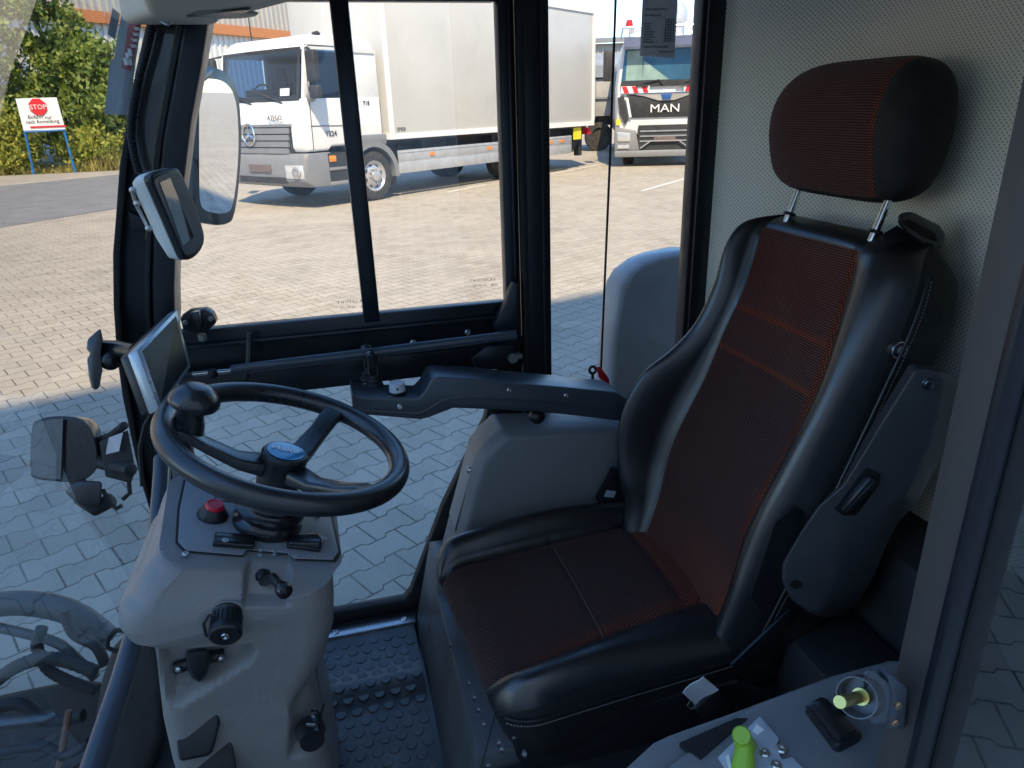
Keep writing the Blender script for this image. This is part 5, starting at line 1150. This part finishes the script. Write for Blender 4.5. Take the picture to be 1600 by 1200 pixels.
# ---- joystick armrest on the far side
YN, YF = 1.315, 1.395
npf = [(551, 640), (549, 612), (556, 618), (575, 621), (654, 623), (664, 612), (674, 593), (684, 589), (740, 592), (810, 599), (880, 605), (962, 613), (982, 625), (985, 660), (957, 657), (900, 650), (840, 644), (760, 640), (708, 638), (690, 645), (670, 653), (657, 656), (600, 651), (560, 648)]
zlift = 0
k = MB(); P_ = [W(x, y, Y=YN) for x, y in npf]
k.loft([P_, [p + V((0, YF - YN, 0)) for p in P_]]); ja = k.build('joystick_armrest', ARM, st, bev=.007, seg=4, ang=24)
k = MB(); lip = [(553, 640), (600, 643), (655, 646), (668, 640), (690, 626), (708, 621), (760, 622), (840, 627), (900, 633), (955, 640)]
k.tube([W(x, y, Y=YN - .0005) for x, y in lip], .0022, 8); k.build('shell_joint', ARM, ja)
k = MB()
for px, py in ((625, 635), (796, 610), (885, 618)): screw(k, W(px, py, Y=YN - .001), (0, -1, 0), .0058, .0035)
k.each('armrest_screw', STEEL, ja)
ztop = W(600, 622, Y=YN).z
def jp(px, py): return W(px, py, Z=ztop)
for px, py, hh in ((585, 604, .062), (577, 592, .066)):
    p = jp(px, py); k = MB(); k.lathe(p, (0, 0, 1), [(0, 0), (.019, 0), (.0185, .006), (.013, .011), (.014, .013), (.009, .018), (.010, .020), (.007, .025), (.0065, .028)], 24); jb = k.build('joystick', RUB, ja)
    k = MB(); k.lathe(p + V((0, 0, .026)), (0, 0, 1), [(0, 0), (.007, 0), (.0098, .004), (.0105, .030), (.0122, .040), (.0122, .045), (.008, .050), (0, .051)], 24); k.build('joystick_grip', BLKG, jb)
p = jp(621, 611)
k = MB(); k.lathe(p, (0, 0, 1), [(0, .001), (.0165, .001), (.0165, .003), (.0158, .004), (.0158, .0175), (.0145, .019), (0, .019)], 32); kn = k.build('white_dial', mat('dial_white', (.62, .66, .68), .4), ja)
k = MB(); k.box((p.x - .003, p.y - .0175, p.z + .008), (p.x + .001, p.y - .0150, p.z + .012)); k.build('dial_mark', INK, kn)
k = MB(); k.lathe(p, (0, 0, 1), [(0, 0), (.019, 0), (.018, .0015), (0, .0015)], 28); k.build('dial_base', BLK, kn)
a = jp(616, 594); k = MB(); k.box((a.x - .011, a.y - .005, a.z), (a.x + .011, a.y + .005, a.z + .0025)); k.build('small_rocker', BLKG, ja, bev=.0015)
k = MB(); k.ball(W(839, 650, Y=1.35), .018); k.build('adjuster_knob', BLK, ja)
# ---- belt parts
k = MB(); q = lambda x, y, Y=1.325: W(x, y, Y=Y)
k.loft([[q(x, y, Y_) for x, y in ((955, 728), (968, 735), (985, 770), (978, 792), (935, 790), (930, 775))] for Y_ in (1.31, 1.335)]); bb_ = k.build('belt_buckle', BLK, st, bev=.004)
k = MB(); k.prism([q(x, y, 1.307) for x, y in ((948, 766), (963, 768), (959, 778), (944, 776))], (0, .001, 0)); k.build('buckle_label', mat('label_grey', (.35, .38, .42), .5), bb_)
k = MB(); k.loft([[W(x, y, Y=Y_) for x, y in ((1403, 334), (1424, 330), (1468, 352), (1478, 366), (1474, 385), (1452, 393), (1425, 372), (1402, 350))] for Y_ in (.90, .955)]); rt = k.build('belt_guide', BLKG, st, bev=.006, seg=3)
k = MB(); k.prism([W(x, y, Y=.897) for x, y in ((1412, 345), (1420, 343), (1462, 364), (1466, 378), (1458, 377), (1416, 353))], (0, .006, 0)); k.build('belt_slot', mat('hole_black', (.003, .003, .003), .9), rt)
k = MB(); k.loft([[W(x, y, Y=Y_) for x, y in ((1380, 365), (1402, 352), (1452, 390), (1446, 460), (1400, 440))] for Y_ in (.93, .96)]); k.build('belt_webbing', RUB, rt)
tg = thing('white_tag', 'small white paper tag fastened to the black belt stalk beside the cushion', 'tag', tuple(W(1095, 1080, Y=.81)))
k = MB(); c4 = [W(x, y, Y=Y_) for x, y in ((1067, 1083), (1098, 1056), (1122, 1076), (1087, 1102)) for Y_ in (.805,)]
rows = []
for i in range(6):
    t = i / 5; w_ = .003 * math.sin(t * 5); rows.append([lerp(c4[0], c4[1], t) + V((0, w_, 0)), lerp(c4[3], c4[2], t) + V((0, w_, 0)), lerp(c4[3], c4[2], t) + V((0, w_ + .0015, 0)), lerp(c4[0], c4[1], t) + V((0, w_ + .0015, 0))])
k.loft(rows); k.build('tag', mat('white_paper', (.72, .74, .78), .7), tg)
k = MB(); k.tube([W(x, y, Y=.812) for x, y in ((1078, 1095), (1074, 1102), (1080, 1108), (1086, 1104), (1084, 1098))], .001, 6); k.build('tie_ring', STEEL, tg)
k = MB(); k.prism([W(x, y, Y=.815) for x, y in ((1085, 1110), (1122, 1078), (1135, 1100), (1100, 1125))], (0, .02, 0)); k.build('belt_stalk', RUB, st, bev=.004)

# ================================================================== STEERING COLUMN
NS = V((.371, -.04, 1)).normalized(); SC = V((-.102, 1.098, 1.007))
su = NS.cross(V((0, 1, 0))).normalized(); su = -su if su.x < 0 else su      # towards the driver
sv_ = NS.cross(su).normalized(); sv_ = -sv_ if sv_.y < 0 else sv_            # towards the far door
co = thing('steering_column', 'light grey moulded steering column with switch panel and black steering wheel', 'steering column', (-.2, 1.08, .31))
# shell : rings bottom to top, near face sculpted
PT = SC - NS * .165                                      # plane of the switch panel
def ptop(x, y): return PT.z - (NS.x * (x - PT.x) + NS.y * (y - PT.y)) / NS.z
# corner outline per level: near-front, near-rear, far-rear, far-front (x, y)
lev = [(.300, (-.35, .965), (-.105, .985), (-.10, 1.20), (-.35, 1.20)), (.42, (-.352, .965), (-.110, .985), (-.10, 1.20), (-.35, 1.20)),
 (.52, (-.352, .96), (-.116, .975), (-.105, 1.20), (-.35, 1.20)), (.61, (-.348, .955), (-.118, .97), (-.10, 1.21), (-.345, 1.21)),
 (.66, (-.342, .95), (-.090, .965), (-.08, 1.21), (-.34, 1.22)), (.72, (-.334, .945), (-.066, .96), (-.07, 1.215), (-.335, 1.22)), (.766, (-.328, .94), (-.060, .955), (-.065, 1.215), (-.335, 1.225)),
 (.778, (-.342, .932), (-.059, .955), (-.062, 1.215), (-.345, 1.23)), (.790, (-.358, .926), (-.058, .955), (-.060, 1.215), (-.352, 1.235)), (.812, (-.366, .925), (-.057, .957), (-.058, 1.215), (-.36, 1.24))]
TOPC = ((-.300, .960), (-.036, 1.010), (-.044, 1.215), (-.326, 1.242))
def lev_at(z):
    for a, b in zip(lev, lev[1:]):
        if z <= b[0]: t = max(0, (z - a[0]) / (b[0] - a[0])); return [(lerp(a[i][0], b[i][0], t), lerp(a[i][1], b[i][1], t)) for i in range(1, 5)]
    return list(lev[-1][1:])
def bil(c, u, v):
    (ax, ay), (bx_, by), (cx, cy_), (dx, dy) = c
    return ((1 - v) * ((1 - u) * ax + u * bx_) + v * ((1 - u) * dx + u * cx), (1 - v) * ((1 - u) * ay + u * by) + v * ((1 - u) * dy + u * cy_))
def rrect(x0, x1, y0, y1, c, n=8, m=26):
    pts = []
    def arc(cx, cy_, a0):
        for i in range(n): a = R(a0 + 90 * i / n); pts.append((cx + math.cos(a) * c, cy_ + math.sin(a) * c))
    def seg(p, q, k):
        for i in range(k): t = i / k; pts.append((lerp(p[0], q[0], t), lerp(p[1], q[1], t)))
    seg((x0 + c, y0), (x1 - c, y0), m * 2); arc(x1 - c, y0 + c, -90); seg((x1, y0 + c), (x1, y1 - c), m // 2); arc(x1 - c, y1 - c, 0)
    seg((x1 - c, y1), (x0 + c, y1), m // 2); arc(x0 + c, y1 - c, 90); seg((x0, y1 - c), (x0, y0 + c), m // 2); arc(x0 + c, y0 + c, 180)
    return pts
def tri_in(x, z, tri):
    d = 1e9
    for i in range(len(tri)):
        (x0, z0), (x1, z1) = tri[i], tri[(i + 1) % len(tri)]; L = math.hypot(x1 - x0, z1 - z0)
        d = min(d, ((x - x0) * (z1 - z0) - (z - z0) * (x1 - x0)) / L)
    return d
def cwp(pts):
    a = sum(pts[i][0] * pts[(i + 1) % len(pts)][1] - pts[(i + 1) % len(pts)][0] * pts[i][1] for i in range(len(pts)))
    return pts if a < 0 else pts[::-1]
YC = .955
TRI = cwp([tuple(W(x, y, Y=YC).xz) for x, y in ((238, 1010), (392, 1004), (402, 1018), (390, 1036), (276, 1108), (262, 1102))])
NOT = cwp([tuple(W(x, y, Y=.985).xz) for x, y in ((384, 862), (458, 868), (452, 925), (382, 922))])
CON = cwp([tuple(W(x, y, Y=.955).xz) for x, y in ((455, 1110), (500, 1060), (530, 1100), (520, 1200), (450, 1200))])
xtop = [-.36, -.05]
rings = []
zl = [.30 + i * .0072 for i in range(63)] + [.752 + i * .0025 for i in range(25)]
UN = rrect(0, 1, 0, 1, .17)
for z in zl: rings.append([(*bil(lev_at(z), u, v), z) for u, v in UN])
# upper part follows the sloping panel
base_z = zl[-1]; low = lev_at(base_z)
def ptop2(x, y): return PT.z - (NS.x * (x - PT.x) + NS.y * (y - PT.y)) / NS.z
for i in range(1, 44):
    t = i / 43; ring = []
    c = [(lerp(a[0], b[0], t ** 1.7), lerp(a[1], b[1], t ** 1.5)) for a, b in zip(low, TOPC)]
    ins = .055 * (1 - math.sqrt(max(0, 1 - ((t - .86) / .14) ** 2))) if t > .86 else 0
    for u, v in UN:
        u2, v2 = .5 + (u - .5) * (1 - ins * 1.6), .5 + (v - .5) * (1 - ins * 2.2)
        x, y = bil(c, u2, v2)
        # moulded shoulder along the front edge
        sh = .010 * sstep(.16 - u, 0, .03) * sstep(t, .25, .45) * (1 - sstep(t, .92, 1))
        x += sh
        ring.append((x, y, lerp(base_z, ptop2(x, y) + .004, t if t < .86 else .86 + .14 * math.sin((t - .86) / .14 * math.pi / 2))))
    rings.append(ring)
# shoulder step on the front edge, recesses on the near face
out = []
for ring in rings:
    rr = []
    for x, y, z in ring:
        if y < 1.05:
            d = tri_in(x, z, TRI); y += .035 * sstep(d, -.004, .018) if z < .775 else 0
            d = tri_in(x, z, NOT); y += .022 * sstep(d, -.002, .006)
            d = tri_in(x, z, CON); y += .022 * sstep(d, -.004, .012)
        rr.append((x, y, z))
    out.append(rr)
k = MB(); k.loft(out); shell = k.build('column_shell', GREY, co, doubles=False)
# rim lip and panel plate
def pn_(px, py, o_=0): return W(px, py, P=PT + NS * o_, N=NS)
quad = [pn_(x, y) for x, y in ((300, 742), (512, 800), (527, 868), (519, 880), (458, 878), (450, 870), (385, 864), (378, 873), (290, 866), (277, 852), (280, 800), (290, 752))]
cen = sum(quad, V()) / len(quad)
k = MB(); k.prism([lerp(p, cen, -.035) + NS * .0048 for p in quad], NS * .0015); k.build('panel_gasket', RUB, shell, bev=.0008)
k = MB(); k.prism([p + NS * .0050 for p in quad], NS * .0035); pnl = k.build('switch_panel', PANEL, co, bev=.0012)
o5 = .0088
for px, py in ((303, 752), (290, 866), (496, 806), (506, 842)):
    k = MB(); screw(k, pn_(px, py, o5), NS, .0055, .0025); k.build('panel_screw', STEEL, pnl)
# red button
c = pn_(332, 806, o5)
k = MB(); k.lathe(c, NS, [(0, 0), (.0245, 0), (.0245, .004), (.0165, .017), (0, .017)], 36); rb = k.build('button_collar', BLK, pnl)
k = MB(); k.lathe(c + NS * .015, NS, [(0, 0), (.0155, 0), (.0155, .004), (.0130, .009), (.0115, .009), (.0105, .0075), (0, .0075)], 36); k.build('red_button', mat('button_red', (.62, .008, .04), .3), rb)
# switches
def slab(pts, o0, h, nm, mt, par, bev): k = MB(); k.prism([pn_(x, y, o0) for x, y in pts], NS * h); return k.build(nm, mt, par, bev=bev, seg=3)
s1_ = slab(((334, 838), (396, 842), (397, 860), (331, 855)), o5, .010, 'rocker_switch', BLKG, pnl, .003)
k = MB(); k.lathe(pn_(352, 844, o5 + .010), NS, [(0, 0), (.0055, 0), (.0055, .0006), (0, .0006)], 18); k.build('switch_symbol', mat('pale_symbol', (.4, .45, .5), .5), s1_)
s2_ = slab(((448, 838), (496, 842), (505, 850), (500, 864), (447, 858)), o5, .008, 'tumbler_switch', BLKG, pnl, .003)
k = MB(); qs = [pn_(x, y, o5 + .008) for x, y in ((449, 838), (497, 842), (504, 852), (500, 860), (449, 852))]
k.loft([qs, [lerp(p, sum(qs, V()) / 5, .12) + NS * (.006 + .008 * (i in (1, 2, 3))) for i, p in enumerate(qs)]]); k.build('tumbler_cap', BLKG, s2_, bev=.003, seg=3)
slab(((337, 769), (380, 778), (378, 783), (336, 775)), o5, .0015, 'blank_cover', PANEL, pnl, .0004)
k = MB(); k.tube([pn_(x, y, o5 + .0002) for x, y in ((337, 766), (336, 781), (372, 786))], .0009, 6); k.build('cover_gap', RUB, pnl)
SYM = mat('pale_symbol', (.4, .45, .5), .5)
for cx_, cy_ in ((407, 860), (406, 867)):
    k = MB(); k.prism([pn_(cx_ + a, cy_ + b, o5) for a, b in ((-4, 0), (0, -2.6), (4, 0), (0, 2.6))], NS * .0004); k.build('arrow_symbol', SYM, pnl)
k = MB(); k.tube([pn_(x, y, o5) for x, y in ((424, 867), (429, 867), (426, 858))], .0009, 6); k.build('horn_symbol', SYM, pnl)
k = MB(); k.tube([pn_(x, y, o5) for x, y in ((426, 861), (431, 864), (430, 868), (426, 866))], .0006, 6); k.build('horn_symbol', SYM, pnl)
for cx_ in (459, 490):
    k = MB(); ringm(k, pn_(cx_, 867, o5), NS, .0045, .0006, 18); k.build('lamp_symbol', SYM, pnl)
    k = MB(); k.tube([pn_(cx_ - 8, 864, o5), pn_(cx_ - 7, 870, o5)], .0006, 5); k.build('lamp_ray', SYM, pnl)
# bellows under the wheel
k = MB(); b0 = PT + NS * .005; L_ = .095
k.lathe(b0, NS, [(0, 0), (.056, 0), (.057, .012), (.050, .018), (.049, .022), (.055, .030), (.056, .034), (.050, .040), (.048, .044), (.053, .052), (.052, .056), (.042, .062), (.034, .068), (.032, .118), (0, .118)], 48); k.build('column_boot', BLKG, co)
# ---- wheel
wh = MB(); rim_r, rt_ = .184, .0175
def wp_(a, r, h=0): return SC + (su * math.cos(a) + sv_ * math.sin(a)) * r + NS * h
wh.tube([wp_(2 * math.pi * i / 96, rim_r) for i in range(96)], rt_, 24, closed=True)
WHM = mat('wheel_polyurethane', (.018, .020, .023), .30, spec=.8, bump=.08, bs=500, var=.2)
swh = wh.build('steering_wheel', WHM, co)
hub_h = -.052
def ang_of(px, py):
    p = W(px, py, P=SC, N=NS) - SC; return math.atan2(p.dot(sv_), p.dot(su))
for nm, (px, py) in (('a', (505, 655)), ('b', (300, 672)), ('c', (570, 765))):
    a = ang_of(px, py); d = su * math.cos(a) + sv_ * math.sin(a); e_ = NS.cross(d); rings = []
    for r, h, w_, th in ((.030, hub_h + .006, .022, .012), (.07, hub_h + .010, .019, .009), (.12, hub_h + .030, .017, .008), (.155, hub_h + .048, .018, .008), (.172, -.002, .020, .010), (.182, .002, .018, .008)):
        c = SC + d * r + NS * h; rings.append([c + e_ * (w_ * x) + NS * (th * y) for x, y in ((-1, -1), (1, -1), (1, .6), (.8, 1), (-.8, 1), (-1, .6))])
    k = MB(); k.loft(rings); k.build('spoke', WHM, swh, bev=.0025)
k = MB(); hc = SC + NS * hub_h
k.lathe(hc, NS, [(0, -.03), (.034, -.03), (.036, -.012), (.036, .018), (.0375, .020), (.0375, .030), (.034, .034), (.0, .034)], 48); hb = k.build('hub', BLK, swh)
k = MB(); k.lathe(hc, NS, [(0, .0342), (.0285, .0342), (.030, .0355), (.0275, .0358), (.015, .0366), (0, .037)], 48); cap = k.build('hub_cap', mat('blue_reflection_cap', (.035, .24, .45), .12, spec=1.), hb)  # bluish reflection put into the cap's base colour
tx = RT - NS * RT.dot(NS); tx.normalize(); ty = NS.cross(tx); tx2 = (tx + ty * .20).normalized()
text('hub_lettering', 'Hako', .021, hc + NS * .0384 - tx2 * .023 - ty * .006, tx2, NS.cross(tx2), mat('white_print', (.85, .86, .88), .5), cap, .0003)
# spinner knob
a = ang_of(300, 655); kb = wp_(a, rim_r - .012, .0)
kb = W(296, 665, P=SC, N=NS)
k = MB(); k.lathe(kb, NS, [(0, -.012), (.0235, -.012), (.0215, .006), (.0185, .016), (.0185, .026), (.021, .031), (.0345, .035), (.0375, .040), (.0365, .048), (.030, .058), (.019, .0665), (.014, .068), (0, .068)], 40); sk_ = k.build('spinner_knob', WHM, swh)
k = MB(); ringm(k, kb + NS * .0672, NS, .0125, .0007, 30); k.build('knob_cap_ring', BLKG, sk_)
# ---- fittings on the shell
def onf(px, py, Y=.91): return W(px, py, Y=Y)
c = onf(404, 903, .997)
k = MB(); k.lathe(c + V((.006, 0, 0)), (0, -1, 0), [(0, 0), (.016, 0), (.015, .008), (.010, .014), (0, .016)], 24); p0 = c + V((.008, -.012, 0)); p1 = onf(427, 903, .955); p2 = onf(440, 918, .93)
k.tube([p0, p1, p2], [.008, .0075, .007], 14); lvr = k.build('stalk_lever', BLK, co)
k = MB(); ax = (p2 - p1).normalized(); k.lathe(p2 - ax * .004, ax, [(0, 0), (.009, 0), (.0115, .006), (.0125, .012), (.011, .018), (0, .0215)], 24); k.build('lever_knob', BLKG, lvr)
k = MB(); screw(k, onf(396, 900, .998), (0, -1, 0), .0045, .003); k.build('shell_screw', STEEL, co)
c = onf(352, 962, .950)
k = MB(); k.prism([onf(x, y, .943) for x, y in ((330, 950), (345, 940), (375, 940), (383, 950), (380, 958), (372, 985), (330, 985), (322, 970))], (0, .004, 0)); dp = k.build('dial_plate', GREYD, co, bev=.0015)
k = MB(); ax = V((-.02, -1, -.28)).normalized()
pr = [(0, 0), (.023, 0), (.0235, .004), (.021, .008), (.021, .030), (.0235, .032), (.0235, .040), (.0205, .043), (.009, .043), (.009, .041), (0, .041)]
k.lathe(c + V((.004, 0, .006)), ax, pr, 40); dk = k.build('heater_dial', BLK, co)
k = MB(); k.lathe(c + V((.004, 0, .006)) + ax * .0405, ax, [(0, 0), (.0075, 0), (.006, .004), (.003, .0045), (0, .002)], 20); k.build('dial_centre', CHROME, dk)
k = MB()
for i in range(22):
    q = 2 * math.pi * i / 22; a_ = ax.orthogonal().normalized(); b_ = ax.cross(a_); d = a_ * math.cos(q) + b_ * math.sin(q); s0 = c + V((.004, 0, .006)) + d * .0215
    k.tube([s0 + ax * .009, s0 + ax * .030], .0012, 5)
k.build('dial_ribs', BLK, dk, doubles=False)
k = MB(); k.tube([onf(x, y, .925) for x, y in ((338, 960), (326, 962), (318, 975), (322, 993), (334, 998), (344, 996))], .0022, 8); k.build('dial_strap', RUB, dk)
# capped socket in the triangular recess
q = lambda x, y, Y=.955: W(x, y, Y=Y)
k = MB(); k.loft([[q(x, y, Y_) for x, y in pts] for pts, Y_ in ((((288, 1018), (325, 1012), (330, 1030), (324, 1055), (312, 1068), (300, 1060), (292, 1045)), .975), (((290, 1020), (324, 1014), (327, 1030), (322, 1054), (311, 1066), (300, 1058), (293, 1044)), .948))]); sk2 = k.build('capped_socket', BLK, co, bev=.005, seg=3)
k = MB(); k.tube([q(x, y, .978) for x, y in ((274, 1044), (300, 1035), (330, 1025), (350, 1024))], .010, 12); k.build('socket_flange', BLK, sk2)
for px, py in ((279, 1045), (345, 1028)):
    k = MB(); k.ball(q(px, py, .968), .0055); k.build('socket_bolt', STEEL, sk2)
# round connector near the foot
q = lambda x, y, Y=.955: W(x, y, Y=Y)
k = MB(); k.lathe(q(484, 1137, .975), (.15, -1, .1), [(0, 0), (.024, 0), (.025, .01), (.021, .022), (.02, .034), (0, .036)], 28); cn = k.build('round_connector', BLKG, co)
k = MB(); k.tube([q(x, y, .94) for x, y in ((486, 1113), (492, 1112), (497, 1118), (497, 1128))], .005, 8); k.tube([q(500, 1122, .94), q(506, 1100, .94)], .0022, 6); k.tube([q(478, 1133, .937), q(492, 1134, .937)], .003, 6); k.build('connector_clip', BLKG, cn)
# pedal
q = lambda x, y, D=1.08: W(x, y, D=D)
k = MB(); k.loft([[q(x, y, D_) for x, y in ((277, 1132), (300, 1122), (340, 1110), (344, 1130), (335, 1165), (330, 1180), (280, 1190), (276, 1160))] for D_ in (1.13, 1.30)]); pd = k.build('pedal', BLK, co, bev=.006, seg=3)
k = MB(); k.loft([[q(x, y, D_) for x, y in ((282, 1188), (345, 1150), (362, 1155), (372, 1215), (282, 1215))] for D_ in (1.16, 1.3)]); k.build('pedal_box', RUB, pd, bev=.006)

# ================================================================== MONITOR AND TERMINAL
mn = thing('monitor', 'small flat monitor with a silver frame on a black knobbed bracket by the far pillar', 'monitor', tuple(W(250, 560, D=1.35)))
A, B, C_, D_ = W(214, 547, D=1.20), W(277, 483, D=1.34), W(299, 573, D=1.34), W(249, 642, D=1.20)
nrm = (B - A).cross(D_ - A).normalized(); nrm = nrm if nrm.dot(CAM - A) > 0 else -nrm
SIL = mat('silver_frame', (.42, .46, .50), .3, .5)
k = MB(); k.prism([A, B, C_, D_], -nrm * .022); mbody = k.build('housing', SIL, mn, bev=.003)
ce = (A + B + C_ + D_) / 4
k = MB(); k.prism([lerp(p, ce, .16) + nrm * .0006 for p in (A, B, C_, D_)], -nrm * .001); k.build('screen', mat('dark_screen', (.008, .009, .011), .4, spec=.25), mn)
k = MB(); k.prism([lerp(p, ce, .14) + nrm * .0003 for p in (A, B, C_, D_)], -nrm * .0004); k.build('bezel', BLKG, mn)
k = MB(); k.prism([lerp(p, ce, .04) - nrm * .020 for p in (A, B, C_, D_)], -nrm * .02); k.build('rear_case', BLK, mn, bev=.003)
q = lambda x, y, D=1.34: W(x, y, D=D)
k = MB(); k.tube([q(214, 550, 1.30), q(188, 546, 1.34), q(160, 545, 1.36), q(150, 545, 1.36)], [.016, .017, .017, .015], 20); k.ball(q(172, 563, 1.34), .019); br = k.build('swivel_bracket', BLKG, mn)
k = MB(); k.loft([[q(x, y, d) for x, y in ((157, 513), (161, 530), (158, 548), (160, 580), (158, 590), (156, 604), (150, 610), (143, 606), (139, 590), (136, 562), (141, 552), (135, 545), (137, 530), (148, 520))] for d in (1.32, 1.345)]); k.build('wing_knob', BLKG, br, bev=.003)
k = MB(); k.tube([q(*p, D=1.34) for p in ((204, 556), (212, 590), (219, 615))], .0012, 6); k.build('monitor_cable', mat('thin_grey_cable', (.3, .32, .35), .4), mn)
dt = thing('control_terminal', 'pale grey control terminal with black rim mounted on the far windscreen pillar', 'terminal', tuple(W(265, 330, D=1.25)))
TN = V((.88, -.47, .04)).normalized(); TP = W(278, 332, D=1.22)
def tq(px, py, o_=0): return W(px, py, P=TP + TN * o_, N=TN)
fo_ = [(236, 280), (240, 272), (250, 267), (268, 263), (276, 263), (283, 270), (293, 290), (306, 322), (317, 355), (320, 374), (315, 390), (304, 402), (294, 406), (288, 402), (280, 385), (262, 342), (246, 305)]; fo_ = smooth_poly(fo_, 3)
fa = [tq(*p) for p in fo_]; ce = sum(fa, V()) / len(fa)
k = MB(); k.loft([fa, [p - TN * .014 for p in fa]]); rim_ = k.build('rim', BLK, dt, bev=.003, seg=3)
k = MB(); k.loft([[lerp(p, ce, -.005) - TN * .014 for p in fa], [lerp(p, ce, .04) - TN * .034 for p in fa], [lerp(p, ce, .30) + V((0, 0, .010)) - TN * .052 for p in fa]]); k.build('housing', mat('pale_grey_green_plastic', (.74, .75, .70), .45, bump=.15), dt, bev=.004, seg=3)
k = MB(); k.prism([lerp(p, ce, .10) + TN * .0008 for p in fa], -TN * .002); k.build('face', mat('face_grey', (.12, .14, .17), .25), dt)
sq_ = [tq(x, y, .0022) for x, y in ((250, 285), (266, 278), (303, 370), (286, 384))]
k = MB(); k.prism(sq_, -TN * .003); k.build('screen', mat('terminal_screen', (.42, .42, .40), .04, .9), dt)
k = MB(); k.tube([tq(206, 296, -.05), tq(212, 318, -.055), tq(224, 342, -.055), tq(232, 358, -.05)], .003, 8); k.build('bracket_rod', STEEL, dt)
for px, py in ((207, 297), (214, 318), (232, 357)):
    k = MB(); k.ball(tq(px, py, -.05), .0055, n=12); k.build('mounting_bolt', STEEL, dt)
k = MB(); k.prism([W(x, y, Y=1.495) for x, y in ((200, 330), (245, 352), (232, 362), (206, 360))], (0, .02, 0)); k.build('mounting_plate', FRM, dt, bev=.002)
